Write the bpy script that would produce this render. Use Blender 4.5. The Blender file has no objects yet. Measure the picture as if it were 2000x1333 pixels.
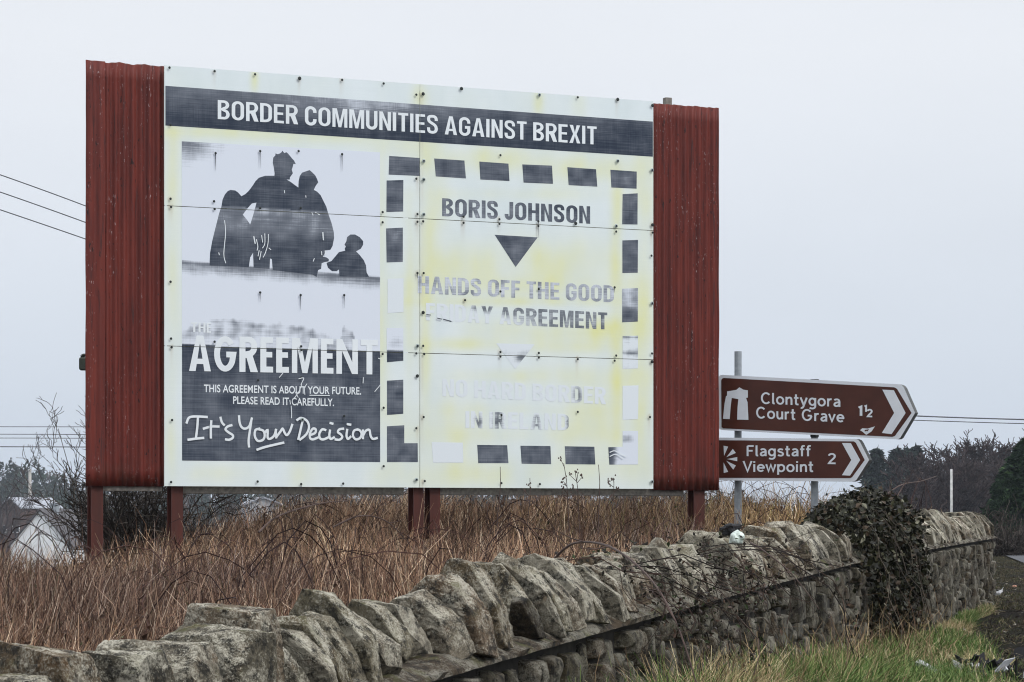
import bpy, bmesh, math, random
import numpy as np
from mathutils import Vector, Matrix, noise
random.seed(7)
RNG = np.random.default_rng(7)
SC = bpy.context.scene
COL = SC.collection

# ------------------------------------------------------------------ camera, sky, sun, exposure
FPX, HORIZON, CAM_Z = 5300.0, 1019.0, 0.9
cam_data = bpy.data.cameras.new('camera')
cam_data.sensor_width = 36.0
cam_data.lens = FPX / 2000.0 * 36.0
cam_data.shift_y = (HORIZON - 666.5) / 2000.0
cam_data.clip_start, cam_data.clip_end = 0.1, 6000.0
cam = bpy.data.objects.new('camera', cam_data)
cam.location = (0, 0, CAM_Z)
cam.rotation_euler = (math.radians(90), 0, 0)
COL.objects.link(cam)
SC.camera = cam
SC.view_settings.view_transform = 'Standard'
SC.view_settings.look = 'None'
SC.view_settings.gamma = 1.0
SC.view_settings.exposure = 0.0
SC.cycles.transparent_max_bounces = 16
SC.cycles.max_bounces = 6
SC.cycles.use_denoising = True
SC.cycles.filter_width = 1.1

SUN_EL, SUN_AZ = math.radians(47), math.radians(125)     # veiled sun high on the right, a little behind the camera
world = bpy.data.worlds.new('World')
SC.world = world
world.use_nodes = True
wn, wl = world.node_tree.nodes, world.node_tree.links
bg = wn['Background']
sky = wn.new('ShaderNodeTexSky'); sky.sky_type = 'NISHITA'; sky.sun_disc = False
sky.sun_elevation = SUN_EL; sky.sun_rotation = SUN_AZ
hs = wn.new('ShaderNodeHueSaturation'); hs.inputs['Saturation'].default_value = 0.35
wl.new(sky.outputs[0], hs.inputs['Color'])
tc = wn.new('ShaderNodeTexCoord'); sep = wn.new('ShaderNodeSeparateXYZ'); wl.new(tc.outputs['Generated'], sep.inputs[0])
cn = wn.new('ShaderNodeTexNoise'); cn.inputs['Scale'].default_value = 5.0; cn.inputs['Detail'].default_value = 4
cmap = wn.new('ShaderNodeMapping'); cmap.inputs['Scale'].default_value = (1, 1, 3); wl.new(tc.outputs['Generated'], cmap.inputs[0]); wl.new(cmap.outputs[0], cn.inputs['Vector'])
r1 = wn.new('ShaderNodeMapRange'); r1.inputs[1].default_value = -0.01; r1.inputs[2].default_value = 0.17; wl.new(sep.outputs[2], r1.inputs[0])
r2 = wn.new('ShaderNodeMapRange'); r2.inputs[1].default_value = 0.19; r2.inputs[2].default_value = 0.95; wl.new(sep.outputs[2], r2.inputs[0])
m1 = wn.new('ShaderNodeMix'); m1.data_type = 'RGBA'; m1.inputs[6].default_value = (6.0, 6.85, 8.05, 1); m1.inputs[7].default_value = (8.9, 9.25, 9.8, 1)
wl.new(r1.outputs[0], m1.inputs[0])
m2 = wn.new('ShaderNodeMix'); m2.data_type = 'RGBA'; m2.inputs[7].default_value = (18.0, 18.5, 19.5, 1)
wl.new(r2.outputs[0], m2.inputs[0]); wl.new(m1.outputs[2], m2.inputs[6])
cr = wn.new('ShaderNodeMapRange'); cr.inputs[3].default_value = 0.94; cr.inputs[4].default_value = 1.05; wl.new(cn.outputs[0], cr.inputs[0])
m3 = wn.new('ShaderNodeVectorMath'); m3.operation = 'SCALE'; wl.new(m2.outputs[2], m3.inputs[0]); wl.new(cr.outputs[0], m3.inputs['Scale'])
m4 = wn.new('ShaderNodeMix'); m4.data_type = 'RGBA'; m4.inputs[0].default_value = 0.88       # cloud cover over the clear sky
wl.new(hs.outputs[0], m4.inputs[6]); wl.new(m3.outputs[0], m4.inputs[7])
wl.new(m4.outputs[2], bg.inputs['Color'])
bg.inputs['Strength'].default_value = 0.1
sun_data = bpy.data.lights.new('sun', 'SUN'); sun_data.energy = 1.5; sun_data.angle = math.radians(13); sun_data.color = (1, 0.97, 0.93)
sun = bpy.data.objects.new('sun', sun_data)
sun.rotation_euler = Vector((-math.sin(SUN_AZ) * math.cos(SUN_EL), -math.cos(SUN_AZ) * math.cos(SUN_EL), -math.sin(SUN_EL))).to_track_quat('-Z', 'Y').to_euler()
COL.objects.link(sun)

# ------------------------------------------------------------------ helpers
def at(u, v, Y):
    """a point seen at photo pixel (u, v) at distance Y"""
    return Vector(((u - 1000) * Y / FPX, Y, CAM_Z - (v - HORIZON) * Y / FPX))

def smooth(x):
    x = np.clip(x, 0, 1)
    return x * x * (3 - 2 * x)

def tag(o, label=None, cat=None, group=None, kind=None):
    if label: o['label'] = label
    if cat: o['category'] = cat
    if group: o['group'] = group
    if kind: o['kind'] = kind
    return o

def empty(name, loc, rz=0.0):
    o = bpy.data.objects.new(name, None)
    o.location = loc; o.rotation_euler = (0, 0, rz); o.empty_display_size = 0.2
    COL.objects.link(o)
    return o

def link(name, me, parent=None, loc=None):
    o = bpy.data.objects.new(name, me)
    COL.objects.link(o)
    if parent is not None: o.parent = parent
    if loc is not None: o.location = loc
    return o

def mesh_np(name, V, F, mats, mi=None, col=None, fl=None, shade=False):
    """mesh from arrays; F an (n,k) array, or a list of those"""
    Fs = F if isinstance(F, list) else [F]
    Fs = [np.asarray(f, dtype=np.int32) for f in Fs if len(f)]
    me = bpy.data.meshes.new(name)
    V = np.asarray(V, dtype=np.float32)
    me.vertices.add(len(V)); me.vertices.foreach_set('co', V.ravel())
    loops = np.concatenate([f.ravel() for f in Fs])
    tot = np.concatenate([np.full(len(f), f.shape[1], np.int32) for f in Fs])
    start = np.concatenate([[0], np.cumsum(tot)[:-1]]).astype(np.int32)
    me.loops.add(len(loops)); me.loops.foreach_set('vertex_index', loops)
    me.polygons.add(len(tot)); me.polygons.foreach_set('loop_start', start); me.polygons.foreach_set('loop_total', tot)
    if mi is not None: me.polygons.foreach_set('material_index', np.asarray(mi, np.int32))
    me.update(calc_edges=True); me.validate()
    me.polygons.foreach_set('use_smooth', np.full(len(me.polygons), shade))
    for m in (mats if isinstance(mats, (list, tuple)) else [mats]): me.materials.append(m)
    if col is not None:
        a = me.attributes.new('tint', 'FLOAT_COLOR', 'POINT')
        c = np.ones((len(V), 4), np.float32); c[:, :3] = col
        a.data.foreach_set('color', c.ravel())
    if fl:
        for k, arr in fl.items():
            a = me.attributes.new(k, 'FLOAT', 'POINT'); a.data.foreach_set('value', np.asarray(arr, np.float32))
    return me

class MB:
    """collects boxes, tubes and polygons into one mesh"""
    def __init__(s): s.v = []; s.f = []; s.m = []
    def add(s, vs, fs, m=0):
        b = len(s.v); s.v += [tuple(x) for x in vs]
        for f in fs: s.f.append(tuple(b + i for i in f)); s.m.append(m)
    def box(s, x0, x1, y0, y1, z0, z1, m=0):
        s.add([(x0, y0, z0), (x1, y0, z0), (x1, y1, z0), (x0, y1, z0), (x0, y0, z1), (x1, y0, z1), (x1, y1, z1), (x0, y1, z1)],
              [(0, 3, 2, 1), (4, 5, 6, 7), (0, 1, 5, 4), (1, 2, 6, 5), (2, 3, 7, 6), (3, 0, 4, 7)], m)
    def tube(s, pts, r, n=6, m=0, cap=True):
        pts = [Vector(p) for p in pts]; rs = r if isinstance(r, (list, tuple)) else [r] * len(pts)
        b = len(s.v)
        for i, p in enumerate(pts):
            t = (pts[min(i + 1, len(pts) - 1)] - pts[max(i - 1, 0)]).normalized()
            a = t.cross(Vector((0.31, 0.9, 0.12)) if abs(t.z) > 0.6 else Vector((0, 0, 1))).normalized(); c = t.cross(a)
            for k in range(n):
                w = 2 * math.pi * k / n
                s.v.append(tuple(p + (a * math.cos(w) + c * math.sin(w)) * rs[i]))
        for i in range(len(pts) - 1):
            for k in range(n):
                s.f.append((b + i * n + k, b + i * n + (k + 1) % n, b + (i + 1) * n + (k + 1) % n, b + (i + 1) * n + k)); s.m.append(m)
        if cap:
            s.f.append(tuple(b + k for k in range(n))[::-1]); s.m.append(m)
            s.f.append(tuple(b + (len(pts) - 1) * n + k for k in range(n))); s.m.append(m)
    def build(s, name, mats, parent=None, loc=None, smooth_shade=False, bevel=0.0):
        me = bpy.data.meshes.new(name)
        me.from_pydata(s.v, [], s.f)
        for m in (mats if isinstance(mats, (list, tuple)) else [mats]): me.materials.append(m)
        me.polygons.foreach_set('material_index', s.m)
        bm = bmesh.new(); bm.from_mesh(me)
        bmesh.ops.recalc_face_normals(bm, faces=bm.faces)
        if bevel: bmesh.ops.bevel(bm, geom=list(bm.edges), offset=bevel, segments=1, affect='EDGES')
        bm.to_mesh(me); bm.free()
        me.polygons.foreach_set('use_smooth', [smooth_shade] * len(me.polygons))
        return link(name, me, parent, loc)

# ------------------------------------------------------------------ materials
def new_mat(name, rough=0.8):
    m = bpy.data.materials.new(name); m.use_nodes = True
    b = m.node_tree.nodes['Principled BSDF']; b.inputs['Roughness'].default_value = rough
    b.inputs['Specular IOR Level'].default_value = 0.3
    return m, m.node_tree.nodes, m.node_tree.links, b

def nd(N, t, **kw):
    n = N.new(t)
    for k, v in kw.items(): setattr(n, k, v)
    return n

def noise_tex(N, L, scale, detail=4, coord='Object', stretch=None, rough=0.55):
    c = N.new('ShaderNodeTexCoord'); n = N.new('ShaderNodeTexNoise')
    n.inputs['Scale'].default_value = scale; n.inputs['Detail'].default_value = detail; n.inputs['Roughness'].default_value = rough
    if stretch:
        mp = N.new('ShaderNodeMapping'); mp.inputs['Scale'].default_value = stretch
        L.new(c.outputs[coord], mp.inputs[0]); L.new(mp.outputs[0], n.inputs['Vector'])
    else: L.new(c.outputs[coord], n.inputs['Vector'])
    return n.outputs[0]

def rng_node(N, L, x, a, b, c=0.0, d=1.0):
    r = N.new('ShaderNodeMapRange'); L.new(x, r.inputs[0])
    for i, v in enumerate((a, b, c, d)): r.inputs[i + 1].default_value = v
    return r.outputs[0]

def mix(N, L, fac, a, b):
    m = N.new('ShaderNodeMix'); m.data_type = 'RGBA'
    for sock, v in ((m.inputs[0], fac), (m.inputs[6], a), (m.inputs[7], b)):
        if isinstance(v, (int, float)): sock.default_value = v
        elif isinstance(v, tuple): sock.default_value = (*v, 1) if len(v) == 3 else v
        else: L.new(v, sock)
    return m.outputs[2]

def mth(N, L, op, a, b=None, clamp=False):
    m = N.new('ShaderNodeMath'); m.operation = op; m.use_clamp = clamp
    for i, v in enumerate((a, b)):
        if v is None: continue
        if isinstance(v, (int, float)): m.inputs[i].default_value = v
        else: L.new(v, m.inputs[i])
    return m.outputs[0]

def bump(N, L, b, h, strength=0.5, dist=0.01):
    n = N.new('ShaderNodeBump'); n.inputs['Strength'].default_value = strength; n.inputs['Distance'].default_value = dist
    L.new(h, n.inputs['Height']); L.new(n.outputs[0], b.inputs['Normal'])

def plain(name, c, rough=0.7, vary=0.25, scale=12.0, metal=0.0):
    m, N, L, b = new_mat(name, rough)
    n = noise_tex(N, L, scale, 5)
    k = rng_node(N, L, n, 0.3, 0.7)
    L.new(mix(N, L, k, tuple(x * (1 - vary) for x in c), tuple(min(1, x * (1 + vary)) for x in c)), b.inputs['Base Color'])
    b.inputs['Metallic'].default_value = metal
    bump(N, L, b, n, 0.15, 0.01)
    return m

def attr_mat(name, rough=0.85, trans=0.0):
    """base colour from the mesh's own tint (one tint per stem, leaf or blade)"""
    m, N, L, b = new_mat(name, rough)
    a = nd(N, 'ShaderNodeAttribute', attribute_name='tint')
    L.new(a.outputs['Color'], b.inputs['Base Color'])
    b.inputs['Specular IOR Level'].default_value = 0.15
    return m

M_STEM = attr_mat('dry_stems'); M_GRASS = attr_mat('grass_blades', 0.7); M_LEAF = attr_mat('leaf', 0.5)
M_TWIG = attr_mat('twigs'); M_FOLIAGE = attr_mat('needles', 0.8)
M_BLACK = plain('black_plastic', (0.012, 0.012, 0.014), 0.7)
M_GREYPL = plain('grey_plastic', (0.45, 0.46, 0.48), 0.5)
M_WHITEPL = plain('white_plastic', (0.4, 0.4, 0.41), 0.5, .4, 25)
M_WOOD = plain('weathered_wood', (0.2, 0.185, 0.165), 0.9, 0.35, 30)
M_PALEWOOD = plain('pale_pole_wood', (0.42, 0.40, 0.37), 0.9, 0.25, 14)
M_WIRE = plain('wire', (0.12, 0.125, 0.14), 0.6)
M_GALV = plain('galvanised_steel', (0.3, 0.33, 0.36), 0.55, 0.18, 25)
M_SCREW = plain('screw_head', (0.02, 0.026, 0.026), 0.5)
M_WASHER = plain('washer', (0.36, 0.42, 0.42), 0.5)
M_RENDERWALL = plain('white_render', (0.88, 0.89, 0.9), 0.9, 0.04, 2)
M_SLATE = plain('slate_roof', (0.09, 0.085, 0.09), 0.8, 0.3, 3)
M_BRICK = plain('brown_brick', (0.10, 0.062, 0.055), 0.9, 0.2, 4)
M_SHEETROOF = plain('pale_roof', (0.34, 0.36, 0.40), 0.6, 0.3, 2)
M_DARKGLASS = plain('window_dark', (0.02, 0.022, 0.025), 0.2)

def red_paint(name, streak, k=1.0):
    m, N, L, b = new_mat(name, 0.62)
    big = noise_tex(N, L, 2.0, 5, stretch=(6, 6, 0.7))
    col = mix(N, L, rng_node(N, L, big, 0.3, 0.7), (0.092 * k, 0.0145, 0.0105), (0.162 * k, 0.0255 * (k + 1) / 2, 0.016 * (k + 1) / 2))
    if streak:
        st = noise_tex(N, L, 9, 6, stretch=(4.5, 4.5, 0.35)); spots = noise_tex(N, L, 26, 3, stretch=(1.3, 1.3, 0.5))
        col = mix(N, L, rng_node(N, L, st, 0.56, 0.70, 0, 0.8), col, (0.035, 0.012, 0.012))
        fine = noise_tex(N, L, 60, 2, stretch=(1.6, 1.6, 0.42)); zone = noise_tex(N, L, 2.6, 3, stretch=(3, 3, 0.5))
        sc = mth(N, L, 'MULTIPLY', rng_node(N, L, fine, 0.66, 0.69), rng_node(N, L, zone, 0.50, 0.60))
        col = mix(N, L, mth(N, L, 'MULTIPLY', sc, 0.8), col, (0.42, 0.33, 0.33))
        col = mix(N, L, rng_node(N, L, spots, 0.66, 0.70, 0, 0.9), col, (0.02, 0.008, 0.008))
        c = N.new('ShaderNodeTexCoord'); sp = N.new('ShaderNodeSeparateXYZ'); L.new(c.outputs['Object'], sp.inputs[0])
        rust = mth(N, L, 'MULTIPLY', rng_node(N, L, sp.outputs[2], 0.45, 0.02), rng_node(N, L, noise_tex(N, L, 7, 4), 0.4, 0.65), True)
        col = mix(N, L, mth(N, L, 'MULTIPLY', rust, 0.6), col, (0.05, 0.02, 0.012))
    L.new(col, b.inputs['Base Color'])
    b.inputs['Specular IOR Level'].default_value = 0.35
    bump(N, L, b, noise_tex(N, L, 40, 4), 0.12, 0.004)
    return m
M_RED = red_paint('red_corrugated_paint', True); M_REDPOST = red_paint('red_post_paint', False, .55)

def stone_mat(name, dark=1.0, use_attr=False):
    m, N, L, b = new_mat(name, 0.92)
    if use_attr:
        a = nd(N, 'ShaderNodeAttribute', attribute_name='tint'); rnd = a.outputs['Fac']
    else:
        oi = N.new('ShaderNodeObjectInfo'); rnd = oi.outputs['Random']
    cr = N.new('ShaderNodeValToRGB'); L.new(rnd, cr.inputs[0]); base = cr.outputs[0]
    els = ((0, (.098, .083, .047)), (.22, (.12, .080, .047)), (.42, (.165, .145, .108)), (.62, (.25, .225, .175)), (.8, (.145, .125, .082)), (1, (.060, .053, .042)))
    while len(cr.color_ramp.elements) < len(els): cr.color_ramp.elements.new(.5)
    for e, (ps, c) in zip(cr.color_ramp.elements, els): e.position = ps; e.color = (*[x * dark for x in c], 1)
    big = noise_tex(N, L, 7, 6, rough=0.65); med = noise_tex(N, L, 26, 6, rough=0.7); fine = noise_tex(N, L, 110, 4, rough=0.7)
    och = noise_tex(N, L, 9.5, 3)
    col = mix(N, L, rng_node(N, L, och, 0.6, 0.72, 0, 0.7), base, (0.14 * dark, 0.078 * dark, 0.035 * dark))
    col = mix(N, L, rng_node(N, L, med, 0.52, 0.40, 0, 0.9), col, (0.022 * dark, 0.021 * dark, 0.018 * dark))
    grain = noise_tex(N, L, 150, 5, rough=0.8)
    mx = mth(N, L, 'ADD', mth(N, L, 'MULTIPLY', big, 0.55), mth(N, L, 'ADD', mth(N, L, 'MULTIPLY', med, 0.25), mth(N, L, 'MULTIPLY', grain, 0.55)))
    lich = rng_node(N, L, mx, 0.652, 0.745, 0, 0.9)
    g = N.new('ShaderNodeNewGeometry'); sp = N.new('ShaderNodeSeparateXYZ'); L.new(g.outputs['Normal'], sp.inputs[0])
    lich = mth(N, L, 'MULTIPLY', lich, rng_node(N, L, sp.outputs[2], -0.4, 0.7, 0.35, 1.0), True)       # lichen grows best on top
    col = mix(N, L, lich, col, (0.50 * dark, 0.475 * dark, 0.39 * dark))
    moss = mth(N, L, 'MULTIPLY', rng_node(N, L, noise_tex(N, L, 12, 4), 0.56, 0.68, 0, 0.7), rng_node(N, L, sp.outputs[2], 0.1, 0.8), True)
    col = mix(N, L, moss, col, (0.085, 0.085, 0.03))
    speck = noise_tex(N, L, 230, 2)
    col = mix(N, L, rng_node(N, L, speck, 0.62, 0.7, 0, 0.5), col, (0.02, 0.02, 0.018))
    L.new(col, b.inputs['Base Color'])
    h = mth(N, L, 'ADD', mth(N, L, 'MULTIPLY', med, 0.8), mth(N, L, 'MULTIPLY', grain, 0.7))
    bump(N, L, b, h, 1.0, 0.008)
    return m
M_STONE = stone_mat('lichened_stone'); M_RUBBLE = stone_mat('rubble_stone', 0.50, True)
M_SLATESTONE = stone_mat('slate_stone', 0.30)
M_MORTAR = plain('dark_joint', (0.03, 0.027, 0.023), 0.95, 0.4, 20)
M_LEDGE = stone_mat('ledge_stone', 0.46, False); M_COPEFAR = stone_mat('lichened_stone_far', 1.0, True)

# board surface: printed aluminium sheet, the yellow staining is carried by the mesh
def board_mat():
    m, N, L, b = new_mat('board_white', 0.45)
    a = nd(N, 'ShaderNodeAttribute', attribute_name='stain')
    w1 = noise_tex(N, L, 3, 4, stretch=(1, 1, 0.45)); lines = noise_tex(N, L, 4, 3, stretch=(0.6, 1, 45))
    y = mth(N, L, 'MULTIPLY', a.outputs['Fac'], rng_node(N, L, w1, 0.25, 0.75, 0.55, 1.3), True)
    col = mix(N, L, rng_node(N, L, w1, 0.3, 0.7), (0.70, 0.78, 0.79), (0.78, 0.85, 0.87))
    col = mix(N, L, y, col, (0.76, 0.77, 0.33))
    col = mix(N, L, rng_node(N, L, lines, 0.35, 0.75, 0, 0.10), col, (0.5, 0.55, 0.6))
    r = nd(N, 'ShaderNodeAttribute', attribute_name='rust')
    col = mix(N, L, r.outputs['Fac'], col, (0.36, 0.22, 0.06))
    L.new(col, b.inputs['Base Color'])
    return m
def ink_mat(name, pale):
    m, N, L, b = new_mat(name, 0.45)
    a = nd(N, 'ShaderNodeAttribute', attribute_name='ink')
    hl = noise_tex(N, L, 5, 6, stretch=(0.3, 1, 20), rough=0.7); vl = noise_tex(N, L, 5, 6, stretch=(18, 1, 0.35), rough=0.7)
    cl = noise_tex(N, L, 6, 5)
    weave = mth(N, L, 'ADD', mth(N, L, 'MULTIPLY', hl, 0.46), mth(N, L, 'ADD', mth(N, L, 'MULTIPLY', vl, 0.20), mth(N, L, 'MULTIPLY', cl, 0.34)))
    f = a.outputs['Fac']
    er = mth(N, L, 'MULTIPLY', mth(N, L, 'SUBTRACT', mth(N, L, 'ADD', mth(N, L, 'MULTIPLY', f, 0.62), 0.26), weave), 4.2)
    d = mth(N, L, 'MULTIPLY', f, mth(N, L, 'ADD', er, 0.35, True), True)
    d = mth(N, L, 'MULTIPLY', d, rng_node(N, L, weave, 0.40, 0.62, 1.0, 0.72), True)
    d = mth(N, L, 'SUBTRACT', 1.0, mth(N, L, 'POWER', mth(N, L, 'SUBTRACT', 1.0, d, True), 1.7))
    col = mix(N, L, d, pale, (0.010, 0.021, 0.044))
    L.new(col, b.inputs['Base Color'])
    return m
M_BOARD, M_INK, M_INKPALE = board_mat(), ink_mat('faded_ink', (0.71, 0.76, 0.84)), ink_mat('bleached_ink', (0.73, 0.785, 0.825))
M_PRINT = plain('print_white', (0.76, 0.81, 0.84), 0.5, 0.05, 3)
M_DRIP = plain('drip_dark', (0.07, 0.08, 0.1), 0.7)
M_SIGNBROWN = plain('sign_brown', (0.066, 0.0175, 0.0095), 0.38, 0.22, 3.5)
M_SIGNWHITE = plain('sign_white', (0.66, 0.69, 0.73), 0.45, 0.06, 8)
M_SIGNBACK = plain('sign_back', (0.08, 0.085, 0.085), 0.6, 0.2, 10)

# ------------------------------------------------------------------ terrain
_gy = np.arange(2, 42, .1)
_gx = np.interp(_gy, [2, 5, 6.2, 8.2, 11.6, 16.5, 20, 28, 42], [-3.2, -1.75, -1.17, -.238, .832, 2.10, 2.98, 4.99, 8.5])
_gz = np.interp(_gy, [2, 5, 6.2, 8.2, 11.6, 16.5, 20, 28, 42], [-.70, -.69, -.66, -.486, -.35, -.255, -.226, -.174, -.13])
_k = np.ones(17) / 17
_gx[8:-8] = np.convolve(_gx, _k, 'valid'); _gz[8:-8] = np.convolve(_gz, _k, 'valid')
def wall_x(y): return np.interp(y, _gy, _gx) + np.maximum(np.asarray(y) - 41.9, 0) * 0.2
def ledge_z(y): return CAM_Z + np.interp(y, _gy, _gz)
WALL_END = 28.4

def ground_z(x, y):
    x = np.asarray(x, float); y = np.asarray(y, float)
    field = -.82 + .14 * smooth((y - 8) / 12) + .52 * smooth((y - 21) / 8) * smooth((x + 4.3) / 1.7)
    field = field - np.maximum(y - 33, 0) * .06 - np.maximum(y - 21, 0) * .055 * smooth((-2.2 - x) / 2.0)
    valley = -5.2
    field = np.maximum(field, valley)
    verge = -.9 - np.maximum(y - 105, 0) * .03
    verge = np.maximum(verge, valley)
    k = smooth((x - (wall_x(y) - .45)) / .4)
    k = np.where(y > 28.3, smooth((x - wall_x(y) + 1.3 + (y - 28.3) * .45) / 1.2), k)
    z = field * (1 - k) + verge * k
    return z + CAM_Z

def make_ground():
    ys = np.concatenate([np.arange(-4, 40, .35), np.geomspace(40, 1500, 80)])
    xs = np.concatenate([-np.geomspace(9, 1200, 40)[::-1], np.arange(-8.8, 9, .2), np.geomspace(9, 1200, 40)])
    X, Y = np.meshgrid(xs, ys)
    Z = ground_z(X, Y)
    rough = np.array([noise.noise(Vector((a * 1.7, c * 1.7, 0))) for a, c in zip(X.ravel(), Y.ravel())]).reshape(X.shape)
    Z = Z + rough * .03 * np.where((Y < 60) & (X < wall_x(Y) - .5), 1, 0)
    V = np.stack([X.ravel(), Y.ravel(), Z.ravel()], 1)
    ny, nx = X.shape
    i = np.arange(ny - 1)[:, None] * nx + np.arange(nx - 1)[None, :]
    F = np.stack([i, i + 1, i + nx + 1, i + nx], -1).reshape(-1, 4)
    m, N, L, b = new_mat('earth', 0.95)
    n1 = noise_tex(N, L, 1.3, 7, rough=0.7); n2 = noise_tex(N, L, 4.5, 8, rough=0.8); n3 = noise_tex(N, L, 45, 4, rough=0.7)
    col = mix(N, L, rng_node(N, L, n2, 0.35, 0.65), (0.007, 0.006, 0.005), (0.026, 0.022, 0.017))
    col = mix(N, L, rng_node(N, L, n1, 0.50, 0.62, 0, 0.85), col, (0.021, 0.026, 0.010))
    col = mix(N, L, rng_node(N, L, n3, 0.66, 0.72, 0, 0.5), col, (0.12, 0.115, 0.10)); b.inputs['Specular IOR Level'].default_value = 0.05
    L.new(col, b.inputs['Base Color']); bump(N, L, b, mth(N, L, 'ADD', n2, n3), 0.9, 0.05)
    tag(link('ground', mesh_np('ground', V, F, m, shade=True)), kind='structure')
make_ground()

def make_road():
    le = [(-1.2, -4), (1.6, 5), (4.6, 18), (7.6, 38), (10.6, 56), (13.9, 78), (19, 92), (30, 106), (60, 125)]
    le = np.array(le, float); t = np.linspace(0, len(le) - 1, 60)
    px, py = np.interp(t, range(len(le)), le[:, 0]), np.interp(t, range(len(le)), le[:, 1])
    dx, dy = np.gradient(px), np.gradient(py); n = np.hypot(dx, dy); nx_, ny_ = dy / n, -dx / n
    V = []; off = [0.0, 6.5]
    for k in range(60):
        for o in off:
            x, y = px[k] + nx_[k] * o, py[k] + ny_[k] * o
            V.append((x, y, CAM_Z - .9 + .035))
    F = [(2 * k, 2 * k + 1, 2 * k + 3, 2 * k + 2) for k in range(59)]
    tag(link('road', mesh_np('road', V, np.array(F), plain('asphalt', (0.07, 0.073, 0.08), 0.85, 0.2, 3))), kind='structure')
make_road()

def make_hill():
    xs = np.linspace(-420, 260, 90); ys = np.linspace(430, 1000, 50)
    crest = np.interp(xs, [-420, -135, -122, -114, -106, -60, 20, 120, 260], [30, 10.5, 8.6, 6.3, 4.6, 3.2, 2.0, 1, 0])
    X, Y = np.meshgrid(xs, ys)
    bell = smooth((Y - 430) / 280) * (1 - smooth((Y - 740) / 260))
    Z = CAM_Z - 6.2 + (crest[None, :] + 6.2) * bell + (0.8 * np.sin(X * .11) + .6 * np.sin(Y * .07 + X * .05)) * bell
    ny, nx = X.shape
    i = np.arange(ny - 1)[:, None] * nx + np.arange(nx - 1)[None, :]
    F = np.stack([i, i + 1, i + nx + 1, i + nx], -1).reshape(-1, 4)
    V = np.stack([X.ravel(), Y.ravel(), Z.ravel()], 1)
    tag(link('hill', mesh_np('hill', V, F, plain('hillside', (0.04, 0.045, 0.035), 0.95, 0.3, 0.05), shade=True)), kind='structure')
    # the wood on it reads as one mass
    n = 2600
    x = RNG.uniform(-230, 60, n); y = RNG.uniform(470, 745, n)
    c = np.interp(x, xs, crest)
    bl = smooth((y - 430) / 280) * (1 - smooth((y - 740) / 260))
    z = CAM_Z - 6.2 + (c + 6.2) * bl - .5
    V2, C2, k = [], [], 34
    for j in range(n):
        con = noise.noise(Vector((x[j] * .03, y[j] * .02, 3))) > -.05
        h = RNG.uniform(4, 8) * (1 if con else .8)
        t = RNG.random(k); a = RNG.uniform(0, 6.28, k)
        r = (1 - t) * h * .28 + .2 if con else np.sqrt(np.maximum(0, .25 - (t - .5) ** 2)) * h * .8
        r = r * RNG.uniform(.4, 1, k)
        p = np.stack([x[j] + r * np.cos(a), y[j] + r * np.sin(a), z[j] + t * h], 1)
        s = RNG.uniform(.35, .9, k)[:, None] * (1 if con else .8)
        d1 = RNG.normal(size=(k, 3)); d1 /= np.linalg.norm(d1, axis=1)[:, None]
        d2 = np.cross(d1, RNG.normal(size=(k, 3))); d2 /= np.linalg.norm(d2, axis=1)[:, None]
        V2.append(np.stack([p - d1 * s, p + d2 * s, p + d1 * s], 1).reshape(-1, 3))
        base = np.array((.022, .034, .022)) if con else np.array((.062, .05, .042))
        C2.append(np.repeat(base * RNG.uniform(.7, 1.3) * RNG.uniform(.7, 1.3, (k, 1)), 3, 0))
    V2 = np.concatenate(V2); C2 = np.concatenate(C2)
    tag(link('hillside_wood', mesh_np('hillside_wood', V2, np.arange(len(V2)).reshape(-1, 3), M_FOLIAGE, col=C2)),
        'dark far-off wood of conifers and bare trees covering the hillside', 'wood', kind='stuff')
make_hill()

def make_haze():
    mb = MB(); mb.box(-1300, 1300, -20, 1600, -9, 45)
    m = bpy.data.materials.new('air'); m.use_nodes = True; N, L = m.node_tree.nodes, m.node_tree.links
    N.remove(N['Principled BSDF'])
    v = N.new('ShaderNodeVolumePrincipled'); v.inputs['Color'].default_value = (0.80, 0.88, 1.0, 1); v.inputs['Density'].default_value = 0.00022
    L.new(v.outputs[0], N['Material Output'].inputs['Volume'])
    tag(mb.build('haze', m), kind='stuff')
make_haze()

# ------------------------------------------------------------------ ribbons, tubes, branching
def ribbons(base, h, lean, width, segs, wig, col, curl=1.4):
    n = len(base); t = np.linspace(0, 1, segs + 1)
    P = base[:, None, :] + np.zeros((1, segs + 1, 1))
    P = P + np.stack([lean[:, 0:1] * h[:, None] * t ** curl, lean[:, 1:2] * h[:, None] * t ** curl, h[:, None] * (t - .28 * np.minimum(np.linalg.norm(lean, axis=1), 1.6)[:, None] * t ** 2)], -1)
    W = RNG.normal(size=(n, segs + 1, 3)) * (wig * h)[:, None, None] if np.ndim(wig) else RNG.normal(size=(n, segs + 1, 3)) * wig
    W[:, 0] = 0; P = P + W
    a = RNG.uniform(0, math.pi, n); side = np.stack([np.cos(a), .45 * np.sin(a), np.zeros(n)], 1)
    tw = (1 - .75 * t ** 1.5)[None, :, None] * (width / 2)[:, None, None]
    A = P - side[:, None, :] * tw; B = P + side[:, None, :] * tw
    V = np.stack([A, B], 2).reshape(-1, 3)
    k = (np.arange(n)[:, None] * (segs + 1) + np.arange(segs)[None, :]) * 2
    F = np.stack([k, k + 1, k + 3, k + 2], -1).reshape(-1, 4)
    return V, F, np.repeat(col, (segs + 1) * 2, 0)

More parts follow.
